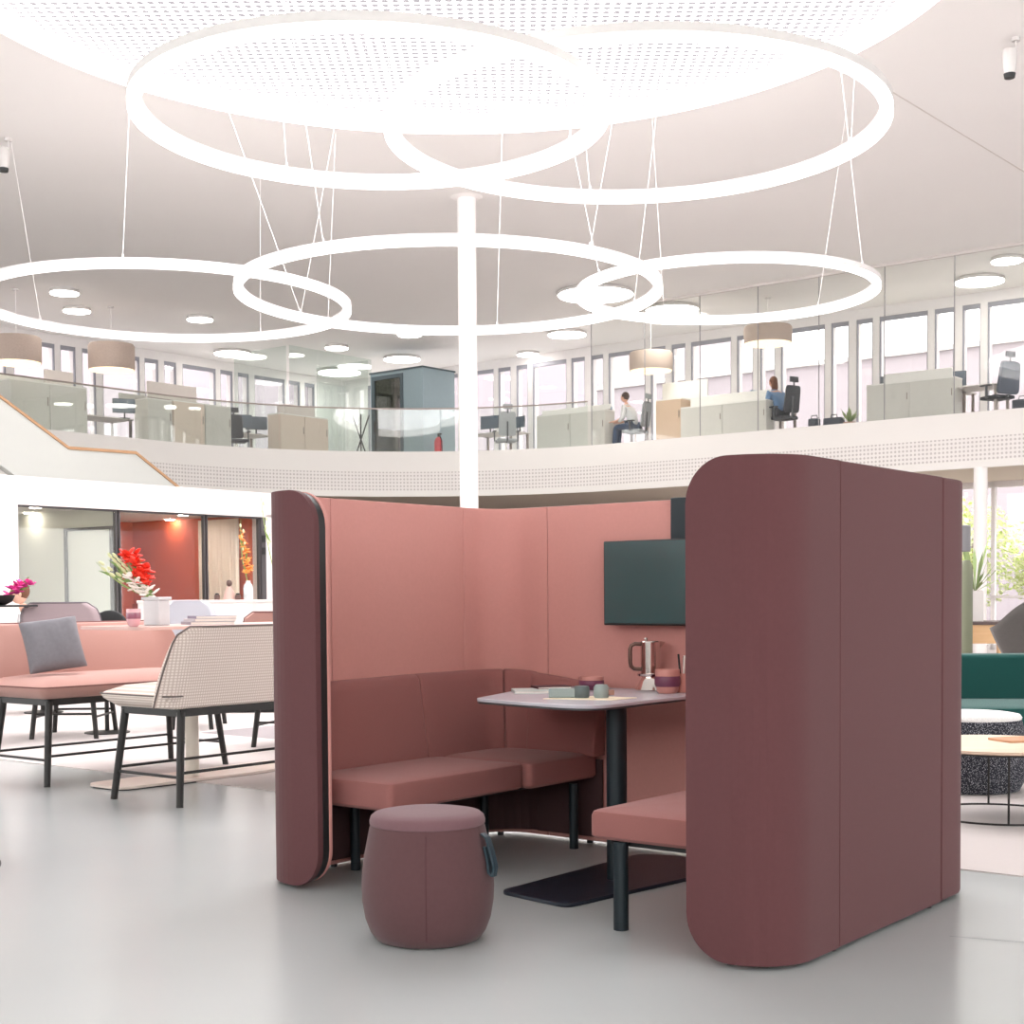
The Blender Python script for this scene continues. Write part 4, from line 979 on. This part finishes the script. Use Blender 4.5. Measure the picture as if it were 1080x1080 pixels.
def office_chair(label, u, v, turn, m=None, mf=None, jacket=False):
    t = bthing('office_chair', label, 'chair', u, v, GZ, turn, 'office chairs on the gallery'); m = m or mat('dark_mesh_cloth', (66, 68, 74), .8); mf = mf or mat('chair_plastic', (80, 82, 86), .5)
    part('seat', cushion(-.24, .24, -.22, .24, .43, .50), m, t)
    part('backrest', MB().prism(roundpoly([(-.22, 0), (.22, 0), (.20, .58), (-.20, .58)], .08), -.02, .02), m, t, bevel=.008)
    o = _last; o.rotation_euler = (math.radians(98), 0, 0); o.location = (0, -.24, .56)
    part('headrest', MB().box(-.12, .12, -.36, -.32, 1.20, 1.32), m, t, bevel=.015); part('headrest_post', MB().box(-.02, .02, -.345, -.33, 1.1, 1.22), mf, t, smooth=False)
    for sx in (-1, 1): part('armrest', MB().box(sx*.29-.04, sx*.29+.04, -.12, .14, .68, .705).box(sx*.29-.015, sx*.29+.015, -.03, .02, .47, .68).box(min(sx*.2, sx*.3), max(sx*.2, sx*.3), -.03, .02, .45, .47), mf, t, bevel=.005)
    part('back_spine', MB().tube([(0, -.1, .43), (0, -.27, .46), (0, -.31, .9)], .02, 8), mf, t); part('gas_column', MB().cyl(0, 0, .1, .43, .022, 14), M_chrome, t)
    for k in range(5):
        a = 2*PI*k/5; c, s_ = math.cos(a)*.30, math.sin(a)*.30
        part('base_arm', MB().tube([(0, 0, .11), (c, s_, .08)], [.022, .014], 8), mf, t); part('caster', MB().tube([(c-.01, s_, .03), (c+.014, s_, .03)], .03, 14).cyl(c, s_, .03, .08, .008, 6), M_blk, t)
    if jacket: part('jacket', MB().prism(roundpoly([(-.26, 0), (.26, 0), (.22, .62), (-.22, .62)], .1), -.04, .05), mat('slate_jacket', (92, 100, 114), .9), t, 'dark slate jacket hung over the backrest', bevel=.02); o = _last; o.rotation_euler = (math.radians(98), 0, 0); o.location = (0, -.26, .50)
    return t

# left arm
UA = -26.3
cabinet('wide grey green cabinet just above the wooden stair handrail', -26.9, -26.45, 16.9, 18.75, 1.22, M_cabg)
screen('beige privacy screen above the wide grey green cabinet', -26.75, -26.70, 17.9, 18.60, GZ+1.22, GZ+1.55)
screen('pale privacy screen left of the beige one, by the stair', -27.25, -27.20, 17.0, 18.4, GZ+1.05, GZ+1.42, M_cabw)
desk('office desk with the monitor between the first two cabinets', -27.4, 19.6, PI/2)
monitor('dark monitor on the desk between the first two cabinets', -27.0, 20.15, PI/2-.5)
office_chair('dark office chair behind the desk at the left end of the gallery', -28.2, 19.3, -1.2)
cabinet('tall greenish cabinet next to the desk at the left of the gallery', -26.9, -26.45, 20.35, 21.03, 1.18, M_cabg, doors=1)
cabinet('beige cabinet in the middle of the left gallery arm', -26.9, -26.42, 21.06, 21.95, 1.20, M_cabb, doors=1)
cabinet('pale cabinet adjoining the beige one on its right', -26.9, -26.42, 21.97, 22.75, 1.20, M_cabg, doors=1)
screen('beige privacy screen above the beige cabinet', -26.6, -26.55, 20.45, 21.85, GZ+1.20, GZ+1.58, M_scr)
screen('pale green privacy screen behind the beige cabinet', -27.3, -27.25, 20.2, 21.6, GZ+1.02, GZ+1.35, M_cabg)
office_chair('dark office chair standing left of the second monitor pair', -26.8, 23.25, PI/2+2.6)
desk('office desk behind the dark office chair', -27.5, 23.9, PI/2)
monitor('black monitor on the desk behind the dark office chair, the left one', -27.2, 23.75, PI/2-.6)
monitor('black monitor right beside the other one, by the pale low cabinet', -27.2, 24.25, PI/2-.6)
cabinet('low pale double cabinet left of the glass meeting room', -26.45, -26.0, 23.95, 25.55, 1.15, M_cabb)
screen('beige acoustic box on top of the low pale double cabinet', -26.5, -26.2, 24.3, 25.3, GZ+1.15, GZ+1.42)
# glass meeting room in the corner
gr = bthing('glass_room', 'frameless glass meeting room in the corner of the gallery', 'glass room', -27.6, 26.4, GZ)
for a, b, c, d in ((-.9, .1, -1.2, -1.19), (.1, 1.1, -1.2, -1.19)): pass
M_gp = glass('meeting_glass', (244, 248, 246), .08)
for k in range(3): part('glass_panel', MB().box(.60, .612, -1.2+k*1.0, -.22+k*1.0, 0, CZ-GZ-.02), M_gp, gr, smooth=False)
for k in range(2): part('glass_panel', MB().box(-1.5+k*1.0, -.52+k*1.0, 1.78, 1.792, 0, CZ-GZ-.02), M_gp, gr, smooth=False)
for k in range(2): part('glass_panel', MB().box(-1.5+k*1.0, -.52+k*1.0, -1.2, -1.188, 0, CZ-GZ-.02), M_gp, gr, smooth=False)
# coat stand
t = bthing('coat_stand', 'black coat stand of crossed rods beside the teal cabin', 'coat stand', -26.55, 27.3, GZ)
for k in range(4):
    a = PI/4+k*PI/2; part('rod', MB().tube([(.28*math.cos(a), .28*math.sin(a), 0), (-.22*math.cos(a), -.22*math.sin(a), 1.45)], .018, 8), M_black, t)
# cabin
M_teal2 = mat('teal_grey_panel', (138, 156, 162), .5); M_teald = mat('dark_teal', (70, 84, 90), .5)
cb = bthing('phone_cabin', 'teal grey soundproof cabin with an open dark framed glass door', 'cabin', -25.0, 27.55, GZ, -.02)
part('cabin_shell', MB().box(-.95, -.9, -.5, .7, 0, 2.35).box(.22, .9, -.5, .7, 0, 2.35).box(-.9, .22, .65, .7, 0, 2.35).box(-.95, .9, -.5, .7, 2.35, 2.42), M_teal2, cb, smooth=False)
part('door_frame', MB().box(-.9, -.80, -.52, -.44, 0, 2.35).box(.12, .22, -.52, -.44, 0, 2.35).box(-.8, .12, -.52, -.44, 2.25, 2.35), M_teald, cb, smooth=False)
part('door_glass', MB().box(-.8, .12, -.49, -.48, 0.05, 2.25), glass('cabin_glass', (206, 204, 186), .15), cb, smooth=False)
part('interior_lining', MB().box(-.88, .2, .60, .64, .02, 2.33), mat('cabin_lining', (172, 166, 150), .8), cb, smooth=False)
part('cabin_top_trim', MB().box(-.97, .92, -.53, .72, 2.42, 2.46), M_teald, cb, smooth=False)
part('door_handle', MB().box(-.78, -.74, -.56, -.52, .9, 1.2), M_black, cb, smooth=False)
t = bthing('fire_extinguisher', 'red fire extinguisher standing between the cabin and the column', 'fire extinguisher', -23.75, 27.2, GZ)
t.scale = (1.25, 1.25, 1.3)
part('cylinder_body', MB().lathe([(.075, 0), (.085, .02), (.085, .42), (.06, .48), (.025, .51)], 0, 0, 24), mat('signal_red', (196, 56, 66), .35), t)
part('valve', MB().cyl(0, 0, .51, .56, .02, 12).box(-.02, .08, -.015, .015, .55, .575), M_blk, t); part('hose', MB().tube([(.03, 0, .54), (.10, -.02, .45), (.11, -.02, .25), (.095, -.02, .12)], .011, 8), M_blk, t)
# far arm
desk('office desk just right of the white column', -22.6, 28.2, 0, 1.4)
monitor('grey monitor on the desk just right of the white column, the left one', -22.75, 28.0, .1)
monitor('raised grey monitor to the right of the column, next to a white panel', -22.05, 28.3, -.3, wd_=.46)
office_chair('office chair partly hidden behind the desk right of the column', -21.9, 27.6, .8, mat('pale_mesh', (170, 172, 176), .8))
cabinet('low white cabinet between the column and the person in a white shirt', -21.1, -19.1, 27.8, 28.2, 1.02, M_cabg, 'v', 2)
screen('white privacy screen on top of the low white cabinet', -21.1, -19.1, 28.0, 28.05, GZ+1.02, GZ+1.16, M_cabw)
desk('office desk in front of the person in the white shirt', -19.35, 28.6, 0, 1.5)
monitor('bluish monitor in front of the person in the white shirt', -19.45, 28.35, PI/2, m=mat('monitor_blue', (120, 150, 172), .3))
office_chair('office chair carrying the person in the white shirt', -18.45, 28.1, PI/2+.1, mat('pale_mesh2', (150, 156, 160), .8))
cabinet('oak fronted cabinet left of the long grey desk screen', -17.72, -17.05, 27.85, 28.25, 1.10, M_cabd, 'v', 1)
screen('tall white divider screen above the oak fronted cabinet', -17.9, -16.7, 28.4, 28.46, GZ, GZ+1.55, M_cabw)
cabinet('long grey sideboard below the drum lamp, left of the seated woman', -17.0, -14.85, 27.75, 28.1, .86, M_cabg, 'v', 2)
screen('white privacy screen on top of the long grey sideboard', -16.9, -14.9, 28.0, 28.05, GZ+.86, GZ+1.1, M_cabw)
desk('office desk in front of the woman with long brown hair', -15.45, 28.75, 0, 1.3)
monitor('blue backed monitor beside the woman with long brown hair', -15.45, 28.6, PI/2-.4, m=MATS['monitor_blue'])
office_chair('dark office chair carrying the woman with long brown hair', -14.66, 28.15, PI/2-.35)
M_bag = mat('dark_bag', (76, 80, 90), .85)
def bag(label, u, v, wd_, h, name='bag'):
    t = bthing(name, label, 'bag', u, v, GZ); part('bag_body', MB().prism(roundpoly([(-wd_/2, -.11), (wd_/2, -.11), (wd_/2, .11), (-wd_/2, .11)], .06), 0, h), M_bag, t, bevel=.03)
    part('bag_handle', MB().tube([(-.08, 0, h-.02), (-.06, 0, h+.07), (.06, 0, h+.07), (.08, 0, h-.02)], .01, 8), M_blk, t)
bag('dark rounded bag on the gallery floor right of the seated woman', -13.35, 27.9, .42, .34)
bag('small black bag close to the chair of the seated woman', -13.8, 27.9, .22, .36)
def potplant(label, u, v, z, s, name='potted_plant'):
    t = bthing(name, label, 'plant', u, v, z); part('pot', MB().lathe([(.06*s, 0), (.09*s, .14*s), (.08*s, .14*s), (.07*s, .1*s)], 0, 0, 20), mat('terracotta', (176, 140, 120), .7), t)
    mb = MB(); rnd = random.Random(3)
    for k in range(16):
        a = rnd.random()*6.3; r = .05+.13*rnd.random(); d = Vector((math.cos(a)*r, math.sin(a)*r, .10+.14*rnd.random()))*s; p = Vector((0, 0, .12*s)); sd = Vector((-math.sin(a), math.cos(a), 0))*.02*s
        mb.add([p, p+d*.6+sd, p+d, p+d*.6-sd], [(0, 1, 2, 3)])
    part('leaf', mb, mat('plant_leaf', (140, 160, 104), .6), t)
potplant('small green plant in a brown pot beside the rightmost cabinet', -12.95, 27.8, GZ, 1.5)
cabinet('large pale cabinet right of the bags with a white note area', -12.55, -10.7, 27.75, 28.15, .93, M_cabg, 'v', 2)
screen('white privacy screen on top of the large pale cabinet', -12.3, -10.85, 28.0, 28.05, GZ+.93, GZ+1.15, M_cabw)
desk('office desk behind the large pale cabinet', -11.6, 28.7, 0, 1.7)
for k, (du, hh, c) in enumerate(((-.55, .22, (96, 104, 112)), (-.42, .25, (170, 166, 150)), (-.30, .24, (226, 220, 200)), (-.18, .24, (232, 224, 206)), (-.06, .22, (228, 214, 192)))):
    t = bthing('binder', ['grey binder, leftmost in the row behind the large pale cabinet', 'olive grey binder, second in the row behind the pale cabinet', 'cream binder standing in the middle of the row', 'ivory binder right of the middle one in the row', 'sand coloured binder at the right end of the row'][k], 'binder', -11.9+du, 28.45, GZ+.74, 0, 'binders on the gallery desk')
    part('binder_cover', MB().box(-.05, .05, -.14, .14, 0, hh+.20), mat('binder_%d' % (k+2), c, .7), t, bevel=.004); part('spine_label', MB().box(-.03, .03, -.142, -.14, .08, hh), M_paper, t, smooth=False)
monitor('slim dark monitor behind the privacy screen of the pale cabinet', -11.05, 28.6, .2, wd_=.5)
desk('small office desk at the right end of the gallery', -10.4, 28.3, 0, 1.0)
office_chair('office chair with a slate jacket over it at the right end', -9.95, 28.05, PI/2-.5, jacket=True)
bag('dark bag on the floor right of the chair with the jacket', -9.45, 28.0, .36, .38)

# ------------------------------------------------------------------ stair with wooden handrail
ST_U = -18.5
M_stair = mat('stair_parapet', (176, 177, 173), .7, noise=.01)
prof = [(10.793, 4.639), (11.655, 4.103), (12.774, 3.459), (13.994, 3.478), (14.853, 2.963)]
st = bthing('staircase', 'white solid sided stair rising to the gallery at the left', 'stairs', ST_U, 0)
mb = MB(); pl = [(v, z) for v, z in prof]; bot = [(prof[-1][0]+1.0, prof[-1][1]-.9), (prof[-1][0]+1.0, 2.3), (prof[0][0], 2.3)]
under = [(15.19, 2.745), (12.34, 2.745), (11.842, 3.033), (11.632, 3.155), (prof[0][0], 3.65)]
pts = pl+under; n = len(pts)
mb.add([(.0, v, z) for v, z in pts]+[(-.15, v, z) for v, z in pts], [tuple(range(n)), tuple(range(n, 2*n))[::-1]]+[(i, (i+1) % n, n+(i+1) % n, n+i) for i in range(n)])
part('side_panel', mb, M_stair, st, smooth=False)
ex = prof+[(15.19, 2.745)]
M_oak = wood('oak_handrail', (150, 112, 78), (172, 134, 100), 5)
hr = MB(); vs = []; 
for v, z in ex: vs += [(.02, v, z), (-.17, v, z), (-.17, v, z+.045), (.02, v, z+.045)]
hr.add(vs, [(i*4+j, i*4+(j+1) % 4, (i+1)*4+(j+1) % 4, (i+1)*4+j) for i in range(len(ex)-1) for j in range(4)]+[(0, 1, 2, 3), tuple(len(ex)*4-4+j for j in range(4))])
part('handrail', hr, M_oak, st, 'oak handrail', smooth=False)
# steps behind the side panel
mb = MB(); ns = 24
for k in range(ns):
    v0_ = prof[1][0]+(prof[-1][0]-prof[1][0])*k/ns; zt = prof[1][1]-.9+(prof[-1][1]-prof[1][1])*k/ns
    if zt-.35 > 2.74: mb.box(-1.5, -.16, v0_, v0_+.45, zt-.35, zt-.17)
part('steps', mb, M_stair, st, smooth=False)

ja = Vector(((1.547, 4.962))); jb = Vector(((1.754, 4.873))); jd = (jb-ja).normalized(); jn = Vector((-jd.y, jd.x))*.0025; a_ = ja-jd*.02; b_ = jb+jd*4
struct('trim_6', MB().add([(*(a_+jn), .0006), (*(b_+jn), .0006), (*(b_-jn), .0006), (*(a_-jn), .0006)], [(0, 1, 2, 3)]), mat('floor_joint', (120, 122, 122), .8), smooth=False)
# ------------------------------------------------------------------ meeting rooms under the stair
RU = -16.0
M_head = mat('header_white', (220, 211, 209), .5, noise=.005)
bstruct('wall_meeting_header', MB().box(RU-.25, RU, 4, 14.62, 2.41, 2.77), M_head, smooth=False)
bstruct('ceiling_meeting', MB().box(RU-5, RU-.25, 4, 16.5, 2.45, 2.7), M_white, smooth=False)
bstruct('wall_meeting_pier', MB().box(RU-.25, RU, 8.0, 10.294, 0, 2.41), M_head, smooth=False)
bstruct('wall_meeting_end', MB().box(RU-5, RU, 14.42, 14.62, 0, 2.45), M_head, smooth=False)
M_redw = mat('orange_red_wall', (206, 88, 54), .6, noise=.02, scale=3)
M_greyw = mat('greenish_grey_wall', (196, 196, 186), .7)
bstruct('wall_meeting_back', MB().box(RU-4.6, RU-4.5, 8, 20, 0, 2.45), M_greyw, smooth=False)
bstruct('wall_meeting_partition', MB().box(RU-4.5, RU-.12, 11.86, 11.92, 0, 2.45), M_greyw, smooth=False)
bstruct('wall_red_back', MB().box(RU-3.2, RU-3.1, 11.92, 14.42, 0, 2.45), M_redw, smooth=False)
bstruct('wall_red_end', MB().box(RU-3.1, RU-.30, 14.36, 14.42, 1.15, 2.45), M_redw, smooth=False)
bstruct('wall_red_panel', MB().box(RU-3.1, RU-.30, 14.33, 14.42, 0, 1.14), mat('red_lower_panel', (186, 70, 40), .5), smooth=False)
bstruct('wall_red_pillar', MB().box(RU-3.1, RU-2.9, 13.2, 13.4, 0, 2.45), mat('grey_pillar', (120, 116, 104), .7), smooth=False)
M_fr = mat('black_frame', (70, 66, 68), .5)
M_mg = glass('room_glass', (248, 249, 246), .05)
for k, (a, b) in enumerate(((10.30, 11.80), (11.84, 13.30), (13.33, 14.33))):
    t = bthing('window_%d' % (200+k), None, None, RU-.06, 0); t['kind'] = 'structure'
    part('window_frame', MB().box(-.03, .03, a, a+.018, 0, 2.41).box(-.03, .03, b-.018, b, 0, 2.41).box(-.03, .03, a, b, 2.385, 2.41).box(-.03, .03, a, b, 0, .03), M_fr, t, smooth=False)
    part('window_pane', MB().box(-.006, .006, a+.018, b-.018, .03, 2.385), M_mg, t, smooth=False)
t = bthing('door_1', None, None, RU-.02, 14.36); t['kind'] = 'structure'
part('door_frame', MB().box(-.05, .02, -.03, .06, 0, 2.41), M_fr, t, smooth=False); part('hinge', MB().box(.02, .04, -.02, .04, 1.86, 1.96).box(.02, .04, -.02, .04, 2.04, 2.14), M_blk, t, smooth=False)
# inner glass door with dark frame
t = bthing('door_2', None, None, RU-1.6, 0); t['kind'] = 'structure'
part('door_frame', MB().box(.36, .41, 11.80, 11.86, 0, 2.20).box(1.40, 1.46, 11.80, 11.86, 0, 2.20).box(.41, 1.40, 11.80, 11.86, 2.16, 2.20), M_fr, t, smooth=False)
part('door_leaf', MB().box(.41, 1.40, 11.83, 11.86, 0.01, 2.16), mat('door_leaf_grey', (206, 208, 202), .4), t, smooth=False); part('hinge', MB().box(1.44, 1.50, 11.78, 11.80, 1.72, 1.82).box(1.44, 1.50, 11.78, 11.80, 1.95, 2.05), M_blk, t, smooth=False)
M_dl = mat('downlight_disc', (255, 255, 255), .6, emit=(255, 244, 232), estr=45)
for k in range(8):
    t = bthing('downlight', 'small recessed downlight in the meeting room ceiling', 'ceiling lamp', RU-.9-1.1*(k % 2), 9.9+.62*k, 2.45, 0, 'meeting room downlights')
    part('lamp_disc', MB().lathe([(.07, -.01), (.075, 0)], 0, 0, 20), M_dl, t)
cu = MB(); vs = []; fs = []
for k in range(41): y = .035*math.sin(k*1.9)+14.22; x = -1.3+.9*k/40; vs += [(x, y, .03), (x, y, 2.4)]
fs = [(2*k, 2*k+2, 2*k+3, 2*k+1) for k in range(40)]; cu.add(vs, fs)
o = finish('curtain', cu, mat('cream_curtain', (232, 212, 198), .9), loc=w(RU, 0), rotz=-TH); tag(o, 'cream pleated curtain in the red meeting room', 'curtain'); sm = o.modifiers.new('s', 'SOLIDIFY'); sm.thickness = .006

# ------------------------------------------------------------------ right background
M_gsofa = fabric('bottle_green_cloth', (30, 78, 74), .05, 80)
t = thing('lounge_sofa', 'bottle green sofa seen past the right wall of the booth', 'sofa', (3.9, 9.95, 0), -.12)
part('backrest', MB().box(-1.5, 1.5, .35, .60, .35, .76), M_gsofa, t, bevel=.03, seg=4); part('seat_cushion', cushion(-1.5, 1.5, -.55, .36, .16, .44, .012), M_gsofa, t); part('plinth', MB().box(-1.4, 1.4, -.42, .5, .0, .16), M_blk, t, bevel=.004)
M_spk = speckle('charcoal_speckle', (190, 190, 196), (52, 54, 62), 140, .30); M_spw = speckle('white_speckle', (180, 180, 184), (236, 234, 232), 150, .25)
t = thing('pouf', 'charcoal speckled pouf with a white top in front of the green sofa', 'pouf', (2.80, 8.72, 0))
part('side_cover', MB().lathe([(.25, 0), (.29, .01), (.315, .06), (.33, .14), (.332, .24), (.32, .34), (.305, .42), (.298, .44)], 0, 0, 56), M_spk, t); part('top_cushion', MB().lathe([(.298, .438), (.302, .452), (.29, .468), (.24, .477), (.1, .482), (.02, .482)], 0, 0, 56), M_spw, t)
t = thing('coffee_table', 'round light wood coffee table on a thin black wire frame', 'table', (2.62, 7.68, 0))
part('tabletop', MB().lathe([(.44, .372), (.455, .378), (.46, .392), (.455, .396)], 0, 0, 72), wood('light_ash', (226, 198, 172), (238, 214, 192), 3), t); part('top_rim', MB().lathe([(.435, .364), (.45, .372)], 0, 0, 64), M_blk, t)
part('floor_ring', MB().tube([(.38*math.cos(a), .38*math.sin(a), .008) for a in lin(0, 2*PI, 72)[:-1]], .008, 8, True), M_black, t)
for k in range(6): a = math.radians(79)+k*PI/3; part('leg', MB().tube([(.38*math.cos(a), .38*math.sin(a), .008), (.38*math.cos(a), .38*math.sin(a), .37)], .006, 8), M_black, t)
t = thing('leather_folder', 'tan leather folder lying on the light wood coffee table', 'folder', (2.80, 7.80, .396), .3)
part('folder_cover', MB().prism(roundpoly([(-.16, -.10), (.17, -.10), (.17, .11), (-.16, .11)], .02), 0, .012), mat('tan_leather', (196, 146, 110), .6), t, bevel=.003); part('clasp', MB().box(-.02, .02, -.104, -.10, .002, .01), mat('brass', (170, 140, 90), .3, .8), t)
t = thing('eyeglasses', 'dark eyeglasses lying on the tan leather folder', 'eyeglasses', (2.86, 7.79, .409), .2)
for sx in (-1, 1): part('lens_rim', MB().tube([(sx*.034+.026*math.cos(a), 0, .020+.019*math.sin(a)) for a in lin(0, 2*PI, 20)[:-1]], .0028, 6, True), M_blk, t); part('temple', MB().tube([(sx*.062, 0, .022), (sx*.066, .12, .012)], .0022, 6), M_blk, t)
part('bridge', MB().tube([(-.01, 0, .024), (.01, 0, .024)], .0024, 6), M_blk, t)
# dining table with shell chair, planter etc.
M_oakt = wood('oak_table', (214, 170, 120), (232, 192, 148), 4)
Yt = 14.0
dx0, dz0 = (4.368, 0.888); dx1, dz1 = (5.019, 0.883)
t = thing('dining_table', 'oak table with a dark top edge beyond the green sofa', 'table', (dx0+1.0, Yt+.1, 0), -.05)
part('tabletop', MB().box(-1.3, 1.3, -.4, .4, .90, .93), mat('dark_top', (92, 76, 74), .5), t, bevel=.003); part('apron', MB().box(-1.25, 1.25, -.38, -.34, .72, .90).box(-1.25, 1.25, .34, .38, .72, .90), M_oakt, t, smooth=False)
for x, y in ((-1.2, -.34), (1.2, -.34), (-1.2, .34), (1.2, .34), (-.62, -.34)): part('leg', MB().box(x-.04, x+.04, y-.04, y+.04, 0, .90), M_oakt, t, smooth=False)
wx, wz = (4.553, 1.073)
t = thing('planter', 'narrow white planter on the oak table', 'planter', (wx, 14.05, .93)); part('planter_body', MB().box(-.065, .065, -.065, .065, 0, .30), M_white, t, bevel=.004); part('soil', MB().box(-.055, .055, -.055, .055, .29, .302), mat('soil', (90, 74, 60), .9), t, smooth=False)
flower_stem('magenta flower beside the narrow white planter', Vector((wx-.10, 14.0, 1.2)), (wx-.09, 14.0, 1.36), M_mag, 4, .05, .04, (.4, 1.0), name='orchid')
mb = MB(); rnd = random.Random(5)
t = thing('house_plant', 'leafy plant growing out of the narrow white planter', 'plant', (wx, 14.05, 1.22))
for k in range(26):
    a = rnd.random()*6.3; r = .06+.2*rnd.random(); d = Vector((math.cos(a)*r, math.sin(a)*r, .1+.5*rnd.random())); p = Vector((0, 0, 0)); sd = Vector((-math.sin(a), math.cos(a), 0))*.02
    mb.add([p, p+d*.7+sd, p+d, p+d*.7-sd], [(0, 1, 2, 3)])
part('foliage', mb, MATS['plant_leaf'], t)
ox, oz = (4.324, 1.077)
t = thing('floor_vase', 'tall olive green cylinder vase beside the booth edge', 'vase', (ox, 13.6, .0)); part('vase_body', MB().lathe([(.05, 0), (.06, .02), (.06, 1.40), (.05, 1.48), (.03, 1.52), (.02, 1.5)], 0, 0, 28), mat('olive_glaze', (112, 116, 94), .5), t)
lx, lz = (4.122, 1.582); _, lz2 = (4.121, 1.813)
t = thing('floor_lamp', 'floor lamp whose grey cylinder shade peeks out beside the right wall of the booth', 'lamp', (lx-.03, 13.0, 0))
part('lamp_shade', MB().lathe([(.07, lz), (.075, lz+.005), (.075, lz2), (.06, lz2+.01)], 0, 0, 28), mat('grey_shade', (128, 126, 130), .5), t); part('pole', MB().cyl(-.05, 0, .02, lz+.05, .012, 12), M_black, t); part('base', MB().lathe([(.13, 0), (.13, .02)], -.05, 0, 32), M_black, t)
# shell chair
cx_, cz_ = (4.25, 0.931)
t = thing('shell_chair', 'dark grey shell chair behind the green sofa at the right edge', 'chair', (cx_+.16, 12.0, 0), 0)
t.scale = (1.1, 1.1, 1.17)
vs = []; fs = []; nA, nZ = 20, 8
for k in range(nZ+1):
    q = k/nZ; z = .48+.52*q
    for i in range(nA+1):
        a = PI*(.0+1.0*i/nA); r = .16+.17*q**.7; zz = z-(.22*q*abs(math.cos(a))**3); vs.append((-.0+r*math.cos(a)*1.15, -.05-r*math.sin(a), zz))
W_ = nA+1
fs = [(k*W_+i, k*W_+i+1, (k+1)*W_+i+1, (k+1)*W_+i) for k in range(nZ) for i in range(nA)]
o = part('shell', MB().add(vs, fs), fabric('charcoal_shell', (92, 88, 86), .1, 60), t); sm = o.modifiers.new('s', 'SOLIDIFY'); sm.thickness = .03
part('seat', MB().lathe([(.2, .46), (.24, .49), (.22, .53), (.05, .54)], 0, -.02, 28), MATS['charcoal_shell'], t)
for sx in (-1, 1):
    for sy in (-1, 1): part('leg', MB().tube([(sx*.12, sy*.12, .47), (sx*.2, sy*.2, 0)], [.018, .012], 10), M_oakt, t)

# trees and hedge outside the garden windows
M_leaf = speckle('garden_leaf', (196, 216, 130), (238, 242, 206), 9, .45); M_leaf2 = speckle('garden_leaf_pale', (206, 220, 150), (244, 244, 220), 8, .45)  # leaf colours paled to stand in for the washed-out garden glare
M_bark = mat('bark', (140, 120, 100), .9)
def tree(label, u, v, hgt, rad, seed, m, z0=.8):
    t = bthing('garden_tree', label, 'tree', u, v, 0, 0, 'trees outside the garden windows'); rnd = random.Random(seed)
    part('trunk', MB().tube([(0, 0, 0), (.05, 0, hgt*.4), (-.05, .05, hgt*.75)], [.10, .08, .04], 10), M_bark, t)
    mb = MB()
    for k in range(2200):
        while True:
            p = Vector((rnd.uniform(-1, 1), rnd.uniform(-1, 1), rnd.uniform(-1, 1)))
            if p.length < 1: break
        p = Vector((p.x*rad, p.y*rad, z0+(hgt-z0)*(.5+.5*p.z))); a = rnd.random()*6.3; b = rnd.uniform(-.8, .8)
        d = Vector((math.cos(a)*math.cos(b), math.sin(a)*math.cos(b), math.sin(b)))*.12; sd = d.cross(Vector((rnd.random(), rnd.random(), 1))).normalized()*.06
        mb.add([p, p+d*.5+sd, p+d, p+d*.5-sd], [(0, 1, 2, 3)])
    part('crown', mb, m, t)
for k, (u, v, hh, r, m) in enumerate(((-12.6, 34, 3.4, 1.3, M_leaf), (-10.9, 35, 2.5, 1.1, M_leaf2), (-9.2, 34, 3.0, 1.3, M_leaf2), (-14.6, 36, 4.2, 1.5, M_leaf), (-8.0, 37, 3.3, 1.5, M_leaf))):
    tree(['bright green garden tree seen just beside the booth edge', 'low pale garden shrub left of the round white column outside', 'pale green garden shrub right of the round white column', 'taller garden tree mostly hidden behind the booth', 'bushy garden tree farthest right behind the shell chair'][k], u, v, hh, r, k, m)
finish_lawn = bstruct('ground_garden', MB().box(-30, 10, 30.5, 46, -.05, -.01), mat('garden_paving', (226, 220, 210), .9), smooth=False)
